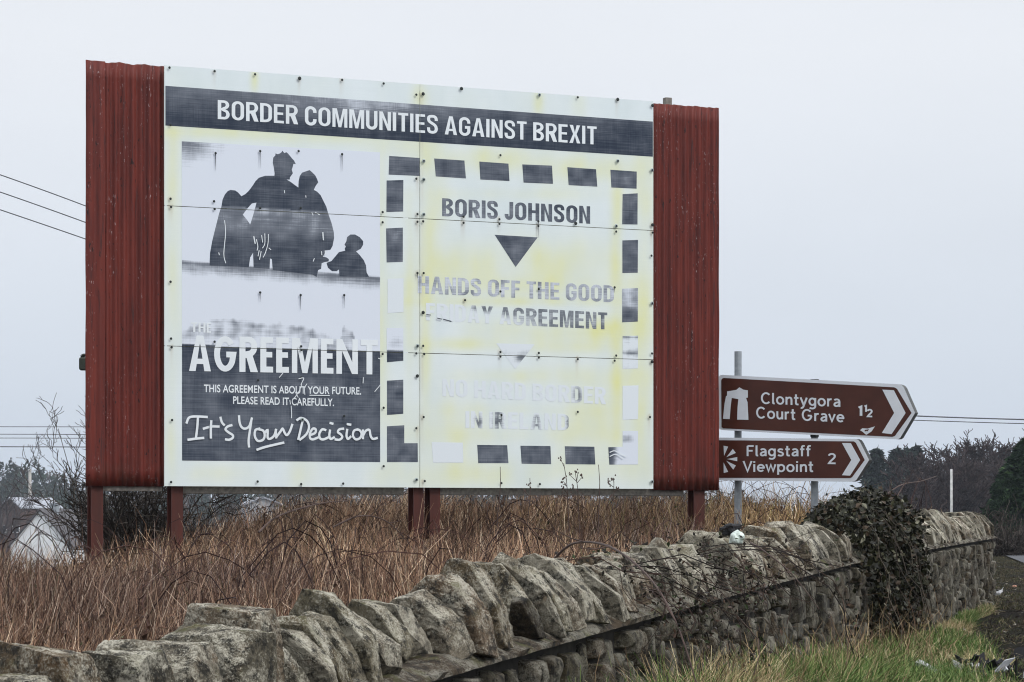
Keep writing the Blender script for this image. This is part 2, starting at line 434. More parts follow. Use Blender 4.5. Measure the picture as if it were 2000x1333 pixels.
def tubes(P, R, sides=3):
    """P (n,k,3) polylines, R (n,k) radii"""
    n, k, _ = P.shape
    T = np.gradient(P, axis=1); T /= np.linalg.norm(T, axis=2, keepdims=True) + 1e-9
    ref = RNG.normal(size=(n, 1, 3)); A = np.cross(T, ref); A /= np.linalg.norm(A, axis=2, keepdims=True) + 1e-9
    B = np.cross(T, A)
    w = 2 * np.pi * np.arange(sides) / sides
    V = P[:, :, None, :] + (A[:, :, None, :] * np.cos(w)[:, None] + B[:, :, None, :] * np.sin(w)[:, None]) * R[:, :, None, None]
    idx = (np.arange(n)[:, None, None] * k + np.arange(k - 1)[None, :, None]) * sides
    s0 = np.arange(sides)[None, None, :]; s1 = (np.arange(sides)[None, None, :] + 1) % sides
    F = np.stack([idx + s0, idx + s1, idx + sides + s1, idx + sides + s0], -1).reshape(-1, 4)
    return V.reshape(-1, 3), F

def grow(P, R, spec, k=5):
    """branches on polylines; spec rows: children, length, spread, radius ratio, up bias, start"""
    out = [(P, R)]
    for (nc, ln, sp, rr, up, st) in spec:
        n, kk, _ = P.shape
        par = np.repeat(np.arange(n), nc); t = RNG.uniform(st, 1.0, len(par)) * (kk - 1.001)
        i = t.astype(int); f = (t - i)[:, None]
        start = P[par, i] * (1 - f) + P[par, i + 1] * f
        d = P[par, i + 1] - P[par, i]; d /= np.linalg.norm(d, axis=1, keepdims=True) + 1e-9
        rad = R[par, i] * (1 - f[:, 0]) + R[par, i + 1] * f[:, 0]
        q = RNG.normal(size=d.shape); q /= np.linalg.norm(q, axis=1, keepdims=True)
        d = d + q * sp; d[:, 2] += up; d /= np.linalg.norm(d, axis=1, keepdims=True)
        L = ln * RNG.uniform(.55, 1.25, len(par))
        tt = np.linspace(0, 1, k)
        bend = RNG.normal(size=d.shape) * .18; bend[:, 2] += up * .3
        C = start[:, None] + (d[:, None] * tt[None, :, None] + bend[:, None] * (tt ** 2)[None, :, None]) * L[:, None, None]
        C[:, 1:] += RNG.normal(size=(len(par), k - 1, 3)) * (L * .035)[:, None, None]
        r = (rad * rr)[:, None] * (1 - .6 * tt)[None, :]
        P, R = C, r
        out.append((P, R))
    return out

def pack_tubes(lst, col_fn, sides=3, rmin=0.0):
    Vs, Fs, Cs, o = [], [], [], 0
    for P, R in lst:
        V, F = tubes(P, np.maximum(R, rmin), sides)
        Vs.append(V); Fs.append(F + o); o += len(V)
        Cs.append(np.repeat(col_fn(len(P)), P.shape[1] * sides, 0))
    return np.concatenate(Vs), np.concatenate(Fs), np.concatenate(Cs)

def leaf_quads(p, size, col, droop=0.0, aspect=.55):
    n = len(p)
    d1 = RNG.normal(size=(n, 3)); d1[:, 2] -= droop; d1 /= np.linalg.norm(d1, axis=1)[:, None]
    d2 = np.cross(d1, RNG.normal(size=(n, 3))); d2 /= np.linalg.norm(d2, axis=1)[:, None]
    nn = np.cross(d1, d2)
    s = size[:, None]
    V = np.stack([p - d1 * s * .1, p + d1 * s * .4 + d2 * s * aspect * .5 + nn * s * .1, p + d1 * s, p + d1 * s * .4 - d2 * s * aspect * .5 + nn * s * .1], 1).reshape(-1, 3)
    return V, np.arange(4 * n).reshape(-1, 4), np.repeat(col, 4, 0)

def pal(cols, w, n, vary=.25):
    c = np.array(cols)[RNG.choice(len(cols), n, p=np.array(w) / np.sum(w))]
    return c * RNG.uniform(1 - vary, 1 + vary, (n, 1))

# ------------------------------------------------------------------ dry brush in the field
def field_points(n, y0, y1, power=1.0):
    xs, ys = [], []
    while sum(map(len, xs)) < n:
        y = y0 + (y1 - y0) * RNG.random(n) ** power
        x = RNG.uniform(-.225, .26, n) * y
        ok = (x < wall_x(y) - .5 - np.where(y > 28, .5, 0) - np.maximum(y - 28, 0) * .45) & (x > -.225 * y)
        xs.append(x[ok]); ys.append(y[ok])
    return np.concatenate(xs)[:n], np.concatenate(ys)[:n]

def brush():
    parts = []
    specs = [  # count, from, to, y range, height, width, lean, wiggle
        (46000, 6, 16, (.22, .5), (.003, .006), .27, .011),
        (76000, 10, 34.5, (.25, .56), (.004, .009), .30, .014),
        (5000, 6, 34, (.42, .7), (.005, .009), .28, .015),
        (9000, 6, 34, (.15, .45), (.008, .016), 1.0, .02),
    ]
    for cnt, y0, y1, hr, wr, ln, wg in specs:
        x, y = field_points(cnt, y0, y1, .8)
        clump = np.array([noise.noise(Vector((a * 1.1, b * .9, 1.3))) for a, b in zip(x, y)])
        h = RNG.uniform(hr[0], hr[1], cnt) * (1 + .6 * clump) * (.8 + .2 * smooth((y - 6) / 8))
        lowl = smooth((-2.0 - x) / 2.5) * smooth((y - 17) / 6)
        h = h * (1 - .25 * lowl) * (1 - .35 * smooth((y - 25) / 3) * smooth((x - 3.2) / 1.0))
        base = np.stack([x, y, ground_z(x, y) - .02], 1)
        lean = RNG.normal(size=(cnt, 2)) * ln + np.array([.08, 0])
        w = RNG.uniform(wr[0], wr[1], cnt)
        right = smooth((x + .5) / 3) * smooth((y - 20) / 8)
        c1 = pal([(.045, .029, .023), (.115, .067, .046), (.215, .128, .082), (.37, .25, .165), (.60, .47, .34), (.11, .092, .045)], [24, 27, 23, 15, 8, 2.5], cnt)
        c2 = pal([(.06, .04, .026), (.16, .09, .05), (.30, .19, .09), (.42, .31, .16), (.20, .18, .07)], [14, 24, 28, 24, 10], cnt)
        c = np.where((RNG.random(cnt) < right * .75)[:, None], c2, c1)
        c = c * (1 + .35 * clump)[:, None]
        big = np.array([noise.noise(Vector((a * .45, b * .22, 7.7))) for a, b in zip(x, y)])
        c = c * 1.14 * (1 + .8 * big[:, None] * np.array([[1.0, 1.0, .8]]))
        parts.append(ribbons(base, h, lean, w, 5, wg, c))
    # dead leaves and bits
    n = 16000
    x, y = field_points(n, 4, 34, .8)
    p = np.stack([x, y, ground_z(x, y) + RNG.uniform(.05, .42, n)], 1)
    parts.append(leaf_quads(p, RNG.uniform(.015, .045, n), pal([(.05, .03, .022), (.12, .065, .04), (.2, .13, .08), (.04, .05, .02)], [4, 4, 2, .8], n), .4))
    o = 0; Vs, Fs, Cs = [], [], []
    for V, F, C in parts: Vs.append(V); Fs.append(F + o); Cs.append(C); o += len(V)
    tag(link('dry_brush', mesh_np('dry_brush', np.concatenate(Vs), np.concatenate(Fs), M_STEM, col=np.concatenate(Cs))),
        'dense reddish brown dead stems covering the field behind the stone wall', 'dry brush', kind='stuff')
    # arching bramble canes tangled through it
    n = 330
    x, y = field_points(n, 11, 33, .8); a = RNG.uniform(0, 6.28, n); L = RNG.uniform(.4, 1.3, n); H = RNG.uniform(.35, .75, n)
    t = np.linspace(0, 1, 9)
    P = np.stack([x[:, None] + (np.cos(a) * L)[:, None] * t, y[:, None] + (np.sin(a) * L)[:, None] * t,
                  ground_z(x, y)[:, None] + H[:, None] * (1 - (2 * t - 1.0) ** 2 * RNG.uniform(.6, 1, (n, 1))) * 1.0], -1)
    P[:, 1:] += RNG.normal(size=(n, 8, 3)) * .012
    P[:, :, 0] = np.minimum(P[:, :, 0], wall_x(P[:, :, 1]) - .5)
    V, F = tubes(P, np.repeat(RNG.uniform(.0022, .0045, n)[:, None], 9, 1), 3)
    C = np.repeat(pal([(.025, .014, .014), (.06, .032, .026), (.11, .07, .05)], [5, 4, 1], n), 27, 0)
    tag(link('bramble_canes', mesh_np('bramble_canes', V, F, M_STEM, col=C)),
        'dark arching bramble canes tangled among the dead stems of the field', 'brambles', kind='stuff')
brush()

def verge_grass():
    parts = []
    n = 46000
    y = 9.4 + 17 * RNG.random(n) ** 1.25; x = wall_x(y) + .04 + np.abs(RNG.normal(size=n)) * .5 * np.interp(y, [9, 15, 18, 21, 24], [1.25, 1.0, .66, .3, .1])
    dens = np.array([noise.noise(Vector((a * 2.2, b * 1.1, 9))) for a, b in zip(x, y)])
    keep = (dens > -.36 + .25 * smooth((y - 18) / 8)) & (x < wall_x(y) + np.interp(y, [9, 15, 18, 21, 24], [1.3, .95, .62, .28, .06]) * 1.15)
    x, y, dens = x[keep], y[keep], dens[keep]; n = len(x)
    near = 1 - smooth((x - wall_x(y)) / 1.1)
    h = RNG.uniform(.09, .24, n) * (1 + .5 * dens) * (.55 + .5 * near) * (1 - .45 * smooth((y - 16) / 7)) * (1 + .7 * smooth((15 - y) / 3.5))
    base = np.stack([x, y, ground_z(x, y) - .01], 1)
    straw = np.array([noise.noise(Vector((a * 1.6 + 4, b * .7, 2))) for a, b in zip(x, y)])
    g = pal([(.07, .125, .032), (.13, .19, .052), (.22, .27, .10), (.04, .08, .02)], [4, 4, 2, 2], n)
    s = pal([(.46, .37, .20), (.32, .24, .13), (.58, .49, .31), (.17, .12, .07)], [4, 3, 2.4, 2], n)
    c = np.where((RNG.random(n) < np.clip(.24 + 1.2 * straw, .05, .88))[:, None], s, g)
    parts.append(ribbons(base, h, RNG.normal(size=(n, 2)) * .55, RNG.uniform(.004, .008, n), 4, .006, c))
    # long straw stalks at the foot of the wall
    n = 420
    y = RNG.uniform(9.6, 18.5, n); x = wall_x(y) + .03 + np.abs(RNG.normal(size=n)) * .22
    base = np.stack([x, y, ground_z(x, y)], 1)
    parts.append(ribbons(base, RNG.uniform(.25, .5, n), RNG.normal(size=(n, 2)) * .4, RNG.uniform(.004, .007, n), 5, .01,
                         pal([(.36, .27, .15), (.22, .15, .09), (.10, .06, .04)], [3, 3, 2], n)))
    # low growth over the muddy strip
    n = 80000
    y = 12 + 62 * RNG.random(n) ** 1.4; x = np.where(y > 26, y * RNG.uniform(.165, .215, n), wall_x(y) + RNG.uniform(.1, 2.4, n) * (.6 + y / 30))
    d = np.array([noise.noise(Vector((a * 1.5, b * .8, 5))) for a, b in zip(x, y)])
    k = d > -.08
    x, y = x[k], y[k]; n = len(x)
    parts.append(ribbons(np.stack([x, y, ground_z(x, y) - .005], 1), RNG.uniform(.015, .06, n), RNG.normal(size=(n, 2)) * .9, RNG.uniform(.005, .01, n), 2, .004,
                         pal([(.045, .05, .02), (.07, .075, .03), (.13, .105, .06), (.035, .027, .018), (.2, .17, .1)], [3, 1.6, 1.4, 5, .7], n)))
    o = 0; Vs, Fs, Cs = [], [], []
    for V, F, C in parts: Vs.append(V); Fs.append(F + o); Cs.append(C); o += len(V)
    tag(link('verge_grass', mesh_np('verge_grass', np.concatenate(Vs), np.concatenate(Fs), M_GRASS, col=np.concatenate(Cs))),
        'green and straw coloured rough grass along the foot of the wall', 'grass', kind='stuff')
    # gravel and scraps in the mud
    n = 5000
    y = RNG.uniform(14, 60, n); x = wall_x(y) + RNG.uniform(.5, 3.4, n) * (1 + y / 80)
    p = np.stack([x, y, ground_z(x, y) + .006], 1)
    s = RNG.uniform(.006, .03, n)
    d = RNG.normal(size=(n, 6, 3)) * .25 + np.array([[1, 0, 0], [-1, 0, 0], [0, 1, 0], [0, -1, 0], [0, 0, .6], [0, 0, -.6]])
    V = (p[:, None] + d * s[:, None, None] * .5).reshape(-1, 3)
    t = np.array([(0, 2, 4), (2, 1, 4), (1, 3, 4), (3, 0, 4), (2, 0, 5), (1, 2, 5), (3, 1, 5), (0, 3, 5)])
    F = (np.arange(n)[:, None, None] * 6 + t[None]).reshape(-1, 3)
    C = np.repeat(pal([(.06, .055, .05), (.15, .14, .13), (.03, .028, .025), (.5, .5, .5)], [5, 3, 4, .35], n), 6, 0)
    m = 9000
    y = 12.5 + 45 * RNG.random(m) ** 1.5; x = np.where(y > 26, y * RNG.uniform(.172, .215, m), wall_x(y) + RNG.uniform(.25, 2.6, m) * (.7 + y / 30))
    q = np.stack([x, y, ground_z(x, y) + .012], 1)
    V2, F2, C2 = leaf_quads(q, RNG.uniform(.02, .07, m), pal([(.02, .016, .013), (.06, .045, .032), (.12, .10, .075), (.30, .28, .25)], [5, 4, 2, .35], m), .0, .4)
    V2[:, 2] = q.repeat(4, 0)[:, 2] + (V2[:, 2] - q.repeat(4, 0)[:, 2]) * .3
    F = [F, F2 + len(V)]; V = np.concatenate([V, V2]); C = np.concatenate([C, C2])
    tag(link('gravel', mesh_np('gravel', V, F, M_TWIG, col=C)), 'small dark stones and dead leaf scraps scattered over the muddy verge', 'gravel', kind='stuff')
verge_grass()

# ------------------------------------------------------------------ stone wall
def hull_stone(pts, seed, cuts=2, amp=.012, freq=9.0, bev=.012):
    bm = bmesh.new()
    for p in pts: bm.verts.new(p)
    r = bmesh.ops.convex_hull(bm, input=bm.verts)
    bmesh.ops.delete(bm, geom=[v for v in bm.verts if not v.link_faces], context='VERTS')
    bmesh.ops.dissolve_limit(bm, angle_limit=.2, verts=bm.verts, edges=bm.edges)
    if bev: bmesh.ops.bevel(bm, geom=list(bm.edges), offset=bev, segments=1, affect='EDGES', clamp_overlap=True)
    bmesh.ops.triangulate(bm, faces=bm.faces)
    for _ in range(cuts): 
        long = [e for e in bm.edges if e.calc_length() > .022]
        bmesh.ops.subdivide_edges(bm, edges=long, cuts=1)
        bmesh.ops.triangulate(bm, faces=[f for f in bm.faces if len(f.verts) > 3])
    bm.normal_update()
    off = Vector((seed * 3.7, seed * 1.3, seed * .7))
    new = []
    for v in bm.verts:
        q = v.co + off
        d = (abs(noise.noise(q * freq)) - .25) * 1.3 + noise.noise(q * freq * 2.7) * .6 + abs(noise.noise(q * freq * 5.5)) * .5 + noise.noise(q * freq * 11) * .25
        new.append(v.co + v.normal * d * amp)
    for v, c in zip(bm.verts, new): v.co = c
    return bm

def cut_stone(pts, rnd, cuts, amp, ncut=6):
    """a quarried block: hull of its corners, chipped by flat cuts, roughened"""
    bm = bmesh.new()
    for p in pts: bm.verts.new(p)
    bmesh.ops.convex_hull(bm, input=bm.verts)
    bmesh.ops.delete(bm, geom=[v for v in bm.verts if not v.link_faces], context='VERTS')
    c = sum((v.co for v in bm.verts), Vector()) / len(bm.verts)
    for _ in range(ncut):
        d = Vector((rnd.gauss(0, 1), rnd.gauss(0, 1), rnd.gauss(.35, .8))).normalized()
        far = max((v.co - c).dot(d) for v in bm.verts)
        bmesh.ops.bisect_plane(bm, geom=bm.verts[:] + bm.edges[:] + bm.faces[:], plane_co=c + d * far * rnd.uniform(.72, .93), plane_no=d, clear_outer=True)
        ed = [e for e in bm.edges if e.is_boundary]
        if ed: bmesh.ops.holes_fill(bm, edges=ed)
    bmesh.ops.bevel(bm, geom=list(bm.edges), offset=.004, segments=1, affect='EDGES', clamp_overlap=True)
    bmesh.ops.triangulate(bm, faces=bm.faces)
    for _ in range(cuts):
        bmesh.ops.subdivide_edges(bm, edges=[e for e in bm.edges if e.calc_length() > .016], cuts=1)
        bmesh.ops.triangulate(bm, faces=[f for f in bm.faces if len(f.verts) > 3])
    bmesh.ops.recalc_face_normals(bm, faces=bm.faces); bm.normal_update()
    off = Vector((rnd.random() * 90, rnd.random() * 40, 0)); new = []
    for v in bm.verts:
        q = v.co + off
        d = noise.noise(q * 24) * .5 + (abs(noise.noise(q * 45)) - .2) * 1.1 + noise.noise(q * 95) * .6
        new.append(v.co + v.normal * d * amp)
    for v, x in zip(bm.verts, new): v.co = x
    return bm

def frame_at(y):
    """front edge of the wall at distance y: point, along, outward, ledge height"""
    e = .05
    t = Vector((float(wall_x(y + e) - wall_x(y - e)), 2 * e, 0)).normalized()
    return Vector((float(wall_x(y)), y, float(ledge_z(y)))), t, Vector((t.y, -t.x, 0))

def make_wall():
    root = empty('stone_wall', (float(wall_x(8)), 8.0, 0))
    tag(root, 'long lichened rubble stone wall with upright coping stones beside the verge', 'stone wall')
    base = Vector(root.location)
    # core and rubble face
    V, F, MI, T = [], [], [], []
    ys = np.linspace(4.0, WALL_END, 90); n = 0
    prof = [(-.075, -1.3), (-.075, -.01), (-.46, -.01), (-.46, -1.3)]
    for y in ys:
        p, t, o = frame_at(y)
        for a, z in prof:
            q = p + o * a; V.append((q.x, q.y, q.z + z)); T.append((.1, .1, .1))
    for k in range(len(ys) - 1):
        for j in range(3):
            a = k * 4 + j; F.append((a, a + 4, a + 5, a + 1)); MI.append(0)
    F.append((0, 1, 2, 3)); MI.append(0); e = (len(ys) - 1) * 4; F.append((e + 3, e + 2, e + 1, e)); MI.append(0)
    y = 3.5
    rnd = random.Random(11)
    rows = 4
    tops = [0.0] * 400
    def rubble(yc, half, zc, hz, prot, end=False):
        p, t, o = frame_at(yc)
        pts = []
        for sx in (-1, 1):
            for sz in (-1, 1):
                for so in (0, 1):
                    if so: q = p + t * (sx * half * rnd.uniform(.72, .95)) + o * (prot - rnd.uniform(0, .02)) + Vector((0, 0, zc + sz * hz * rnd.uniform(.7, .95)))
                    else: q = p + t * (sx * half) + o * (-.12) + Vector((0, 0, zc + sz * hz))
                    pts.append(q)
        for _ in range(3): pts.append(p + t * rnd.uniform(-.6, .6) * half + o * (prot + rnd.uniform(0, .012)) + Vector((0, 0, zc + rnd.uniform(-.5, .5) * hz)))
        bm = hull_stone(pts, rnd.random() * 50, 2 if yc < 16 else 1, .0045, 16, .005)
        b = len(V); tint = rnd.random() ** 1.3
        bm.verts.index_update()
        for v in bm.verts: V.append(tuple(v.co)); T.append((tint, tint, tint))
        for f in bm.faces: F.append(tuple(b + v.index for v in f.verts)); MI.append(1)
        bm.free()
    y = 7.2
    while y < WALL_END - .08:
        w = rnd.choice((rnd.uniform(.09, .16), rnd.uniform(.15, .30))); z = -.02
        low = -.78 if y < 22 else -.7
        while z > low:
            hgt = rnd.choice((rnd.uniform(.07, .13), rnd.uniform(.12, .26)))
            rubble(y + w / 2 + rnd.uniform(-.03, .03), w / 2 - rnd.uniform(.004, .02), z - hgt / 2, hgt / 2 * rnd.uniform(.8, .98), rnd.uniform(-.05, .0))
            z -= hgt
        y += w
    me_v = np.array(V, np.float32) - np.array(base, np.float32)
    me = bpy.data.meshes.new('rubble_face'); me.from_pydata([tuple(v) for v in me_v], [], F)
    me.materials.append(M_MORTAR); me.materials.append(M_RUBBLE)
    me.polygons.foreach_set('material_index', MI)
    a = me.attributes.new('tint', 'FLOAT_COLOR', 'POINT'); c = np.ones((len(V), 4), np.float32); c[:, :3] = np.array(T); a.data.foreach_set('color', c.ravel())
    link('rubble_face', me, root)
    # ledge course and sloped bed under the copings
    ys = np.arange(4.0, WALL_END + .01, .06); V, F = [], []
    prof = [(-.08, -.004), (-.012, 0), (-.02, .014), (-.08, .05), (-.3, .06), (-.5, .05), (-.5, -.006)]
    for i, y in enumerate(ys):
        p, t, o = frame_at(y)
        for j, (a, z) in enumerate(prof):
            jit = noise.noise(Vector((y * 5, j * 3.1, 0))) * .022 + noise.noise(Vector((y * 15, j * 1.7, 4))) * .016
            q = p + o * (a + jit * .8); V.append((q.x - base.x, q.y - base.y, q.z + z + jit * (.35 if j < 3 else 1)))
    m = len(prof)
    for k in range(len(ys) - 1):
        for j in range(m): F.append((k * m + j, k * m + (j + 1) % m, (k + 1) * m + (j + 1) % m, (k + 1) * m + j))
    F2 = np.array(F)
    link('ledge', mesh_np('ledge', V, F2, M_LEDGE), root)
    # coping stones set on edge, each its own stone
    y = 4.9; i = 0
    rest = []
    def stone(p, pts, mat, cuts, amp, ncut, label=None):
        bm = cut_stone(pts, rnd, cuts, amp, ncut)
        me = bpy.data.meshes.new('coping_stone'); bm.to_mesh(me); bm.free(); me.materials.append(mat)
        if i >= 98: rest.append((me, p - base)); return
        st = link('coping_stone', me, root, p - base)
        if label: st['label'] = label
    slates = [9.35]
    while y < WALL_END - .1:
        near = y < 7.5; mat, label = M_STONE, None
        out = rnd.random() < .6
        if near: ln = rnd.uniform(.16, .28); H = rnd.uniform(.25, .315) if y < 6.9 else rnd.uniform(.27, .345); f0 = rnd.uniform(-.11, -.02); slope = rnd.uniform(.0, .08)
        else:
            k = 1.0 if y < 15 else 1.35
            ln = k * (rnd.uniform(.075, .15) if out else rnd.uniform(.09, .2)); f0 = rnd.uniform(-.06, .0) if out else rnd.uniform(-.12, -.06)
            H = (rnd.uniform(.24, .325) if y < 10.3 else rnd.uniform(.21, .29)) * (1 if out else rnd.uniform(.82, 1.02)); slope = rnd.uniform(.10, .2) if out else rnd.uniform(.05, .13)
            if rnd.random() < .1: H *= 1.15
        if slates and y > slates[0] - .06:
            slates.pop(0); ln, H, f0, slope, mat, label = .085, .185, -.02, .02, M_SLATESTONE, 'smooth dark slate coping stone'
        p, t, o = frame_at(y + ln / 2)
        f1 = f0 - slope
        b1 = max(-.42, f1 - (rnd.uniform(.16, .28) if near else rnd.uniform(.04, .16))); b0 = rnd.uniform(-.5, -.42)
        if label: b1, b0 = -.10, -.14
        yaw = rnd.uniform(-.2, .2); lean = rnd.uniform(-.06, .04) if near else rnd.uniform(-.10, -.0); half = ln / 2 * rnd.uniform(.80, .93)
        pts = []
        for sx in (-1, 1):
            sh = rnd.uniform(.7, 1.0)
            for (a, z, top) in ((f0, .012 + (0 if near else rnd.uniform(0, .03)), 0), (b0, .02, 0), (f1, H * rnd.uniform(.88, 1.0), 1), (b1, H * rnd.uniform(.86, 1.05), 1), (f0 - slope * rnd.uniform(.1, .35), H * rnd.uniform(.4, .6), .5)):
                pts.append(t * (sx * half * (sh if top == 1 else 1) + lean * top + yaw * (a + .25)) + o * (a + rnd.uniform(-.015, .015)) + Vector((0, 0, z)))
        if mat is M_SLATESTONE: stone(p, pts, mat, 4, .004, 3, label)
        else: stone(p, pts, mat, 5 if y < 9.5 else (4 if y < 13 else 3), .0045 if not near else .0055, 5 if near else 3)
        y += ln * (.97 if near else .93); i += 1
    if rest:
        V, F, T = [], [], []
        for me, off in rest:
            b0 = len(V); tint = rnd.random()
            V += [tuple(v.co + off) for v in me.vertices]; F += [tuple(b0 + k for k in q.vertices) for q in me.polygons]; T += [tint] * len(me.vertices)
        me = bpy.data.meshes.new('far_coping_stones'); me.from_pydata(V, [], F); me.materials.append(M_COPEFAR)
        at_ = me.attributes.new('tint', 'FLOAT_COLOR', 'POINT'); c = np.ones((len(V), 4), np.float32); c[:, :3] = np.array(T)[:, None]; at_.data.foreach_set('color', c.ravel())
        link('far_coping_stones', me, root)['kind'] = 'stuff'
    return root
make_wall()

# ------------------------------------------------------------------ glyphs
def rrect(x0, y0, x1, y1, rx, ry, n=8):
    pts = []
    for cx, cy, a0 in ((x1 - rx, y0 + ry, -90), (x1 - rx, y1 - ry, 0), (x0 + rx, y1 - ry, 90), (x0 + rx, y0 + ry, 180)):
        for k in range(n + 1):
            a = math.radians(a0 + 90 * k / n); pts.append((cx + rx * math.cos(a), cy + ry * math.sin(a)))
    return pts
def bez(p0, p1, p2, p3, n=8):
    return [tuple(sum(c * p[i] for c, p in zip(((1 - t) ** 3, 3 * t * (1 - t) ** 2, 3 * t * t * (1 - t), t ** 3), (p0, p1, p2, p3))) for i in (0, 1)) for t in [k / n for k in range(n + 1)]]
def arcp(cx, cy, rx, ry, a0, a1, n=8):
    return [(cx + rx * math.cos(math.radians(a0 + (a1 - a0) * k / n)), cy + ry * math.sin(math.radians(a0 + (a1 - a0) * k / n))) for k in range(n + 1)]
def dedupe(pts):
    out = []
    for p in pts:
        if not out or math.hypot(p[0] - out[-1][0], p[1] - out[-1][1]) > 1e-4: out.append(p)
    return out
def stroke(path, t, rnd=False):
    path = dedupe(path); L, R = [], []
    for i, p in enumerate(path):
        a = path[max(i - 1, 0)]; b = path[min(i + 1, len(path) - 1)]
        if 0 < i < len(path) - 1:
            d1 = Vector((p[0] - a[0], p[1] - a[1])).normalized(); d2 = Vector((b[0] - p[0], b[1] - p[1])).normalized()
            d = d1 + d2
            d = d.normalized() if d.length > 1e-6 else d1
            m = 1 / max(.5, d.dot(d1))
        else:
            d = Vector((b[0] - a[0], b[1] - a[1])).normalized(); m = 1
        n = (-d.y * t / 2 * m, d.x * t / 2 * m)
        L.append((p[0] + n[0], p[1] + n[1])); R.append((p[0] - n[0], p[1] - n[1]))
    return L + R[::-1]
def glyph(ch, w, t, h, ry):
    """groups of contours (outer first) in a box w x 1; t vertical stroke, h horizontal stroke, ry corner height"""
    rx = w / 2
    if ch == 'O': return [[rrect(0, 0, w, 1, rx, ry), rrect(t, h, w - t, 1 - h, rx - t, max(ry - h * .8, .05))]]
    if ch == 'C' or ch == 'G':
        a = (w - t) / 2; b = ry - h / 2
        top = [(w - t / 2, .67)] + arcp(w / 2, 1 - h / 2 - b, a, b, 0, 90)[0:] + arcp(w / 2, 1 - h / 2 - b, a, b, 90, 180)[1:] + arcp(w / 2, h / 2 + b, a, b, 180, 270)
        if ry > .45:
            top = arcp(w / 2, .5, a, .5 - h / 2, 40, 320, 26)
            if ch == 'C': return [[stroke(top, t)]]
            top = arcp(w / 2, .5, a, .5 - h / 2, 40, 330, 26)
            return [[stroke(top + [(w - t / 2, .5 - h * .1), (w * .55, .5 - h * .1)], t * .95)]]
        bot = arcp(w / 2, h / 2 + b, a, b, 270, 360)[1:]
        if ch == 'C': return [[stroke(top + bot + [(w - t / 2, .34)], t)]]
        return [[stroke(top + bot + [(w - t / 2, .46), (w * .52, .46)], t * .95)]]
    if ch == 'D':
        r = min(rx * 1.2, w - t * .8)
        o = [(0, 0)] + arcp(w - r, ry, r, ry, -90, 0) + arcp(w - r, 1 - ry, r, ry, 0, 90) + [(0, 1)]
        ri = max(r - t, .03); yi = max(ry - h, .05)
        return [[o, [(t, h)] + arcp(w - r, ry, ri, yi, -90, 0) + arcp(w - r, 1 - ry, ri, yi, 0, 90) + [(t, 1 - h)]]]
    if ch in 'BPR':
        m = .5; r = min(.25, w * .45); r2 = r
        up = arcp(w - r - (.02 if ch == 'B' else 0), .76, r, .24, -90, 90)
        hole1 = [(t, .52 + h * .45)] + arcp(w - r - .02, .76, max(r - t, .03), .24 - h, -90, 90) + [(t, 1 - h)]
        if ch == 'B':
            lo = arcp(w - r, .265, r, .265, -90, 78)
            o = [(0, 0)] + lo + up[1:] + [(0, 1)]
            return [[dedupe(o), [(t, h)] + arcp(w - r, .265, max(r - t, .03), .265 - h, -90, 90)[:] + [(t, .53 - h * .45)], hole1]]
        if ch == 'P': return [[[(0, 0), (t, 0), (t, .44)] + arcp(w - r, .72, r, .28, -90, 90) + [(0, 1)], [(t, .44 + h)] + arcp(w - r, .72, max(r - t, .03), .28 - h, -90, 90) + [(t, 1 - h)]]]
        o = [(0, 0), (t, 0), (t, .40), (w * .40, .40), (w - t * 1.12, 0), (w + .02, 0), (w - t * .75, .46)] + arcp(w - r, .72, r, .28, -50, 90) + [(0, 1)]
        return [[dedupe(o), [(t, .44 + h * .85)] + arcp(w - r, .72, max(r - t, .03), .28 - h, -90, 90) + [(t, 1 - h)]]]
    if ch == 'S':
        a = t / 2; x0, x1 = a, w - a; b = h / 2
        p = [(x1, .69)] + bez((x1, .72), (x1, 1 - b + .0), (w / 2 + .06, 1 - b), (w / 2, 1 - b)) + bez((w / 2, 1 - b), (x0 + .0, 1 - b), (x0, .86), (x0, .75)) + \
            bez((x0, .75), (x0, .54), (x1, .56), (x1, .27)) + bez((x1, .27), (x1, b + .02), (w / 2 + .06, b), (w / 2, b)) + bez((w / 2, b), (x0, b), (x0, .16), (x0, .32))
        return [[stroke(p, t * .93)]]
    if ch == 'U':
        a = (w - t) / 2; b = min(ry, .35) - h / 2
        return [[stroke([(t / 2, 1)] + arcp(w / 2, h / 2 + b, a, b, 180, 360, 14) + [(w - t / 2, 1)], t)]]
    if ch == 'J':
        a = (w - t) / 2; b = .25 - h / 2
        return [[stroke([(w - t / 2, 1)] + arcp(w / 2, h / 2 + b, a, b, 0, -180, 14) + [(t / 2, .31)], t)]]
    if ch == 'A':
        a = t * 1.06; b = t * .55; ya = .82; m = (w / 2 - a) / ya
        y1, y2 = .20, .20 + h * .9
        return [[[(0, 0), (a, 0), (a + m * y1, y1), (w - a - m * y1, y1), (w - a, 0), (w, 0), (w / 2 + b, 1), (w / 2 - b, 1)],
                 [(a + m * y2, y2), (w - a - m * y2, y2), (w / 2, ya)]]]
    if ch == 'E': return [[[(0, 0), (w, 0), (w, h), (t, h), (t, .5 - h * .45), (w * .93, .5 - h * .45), (w * .93, .5 + h * .5), (t, .5 + h * .5), (t, 1 - h), (w, 1 - h), (w, 1), (0, 1)]]]
    if ch == 'F': return [[[(0, 0), (t, 0), (t, .44), (w * .92, .44), (w * .92, .44 + h), (t, .44 + h), (t, 1 - h), (w, 1 - h), (w, 1), (0, 1)]]]
    if ch == 'H': return [[[(0, 0), (t, 0), (t, .44), (w - t, .44), (w - t, 0), (w, 0), (w, 1), (w - t, 1), (w - t, .44 + h), (t, .44 + h), (t, 1), (0, 1)]]]
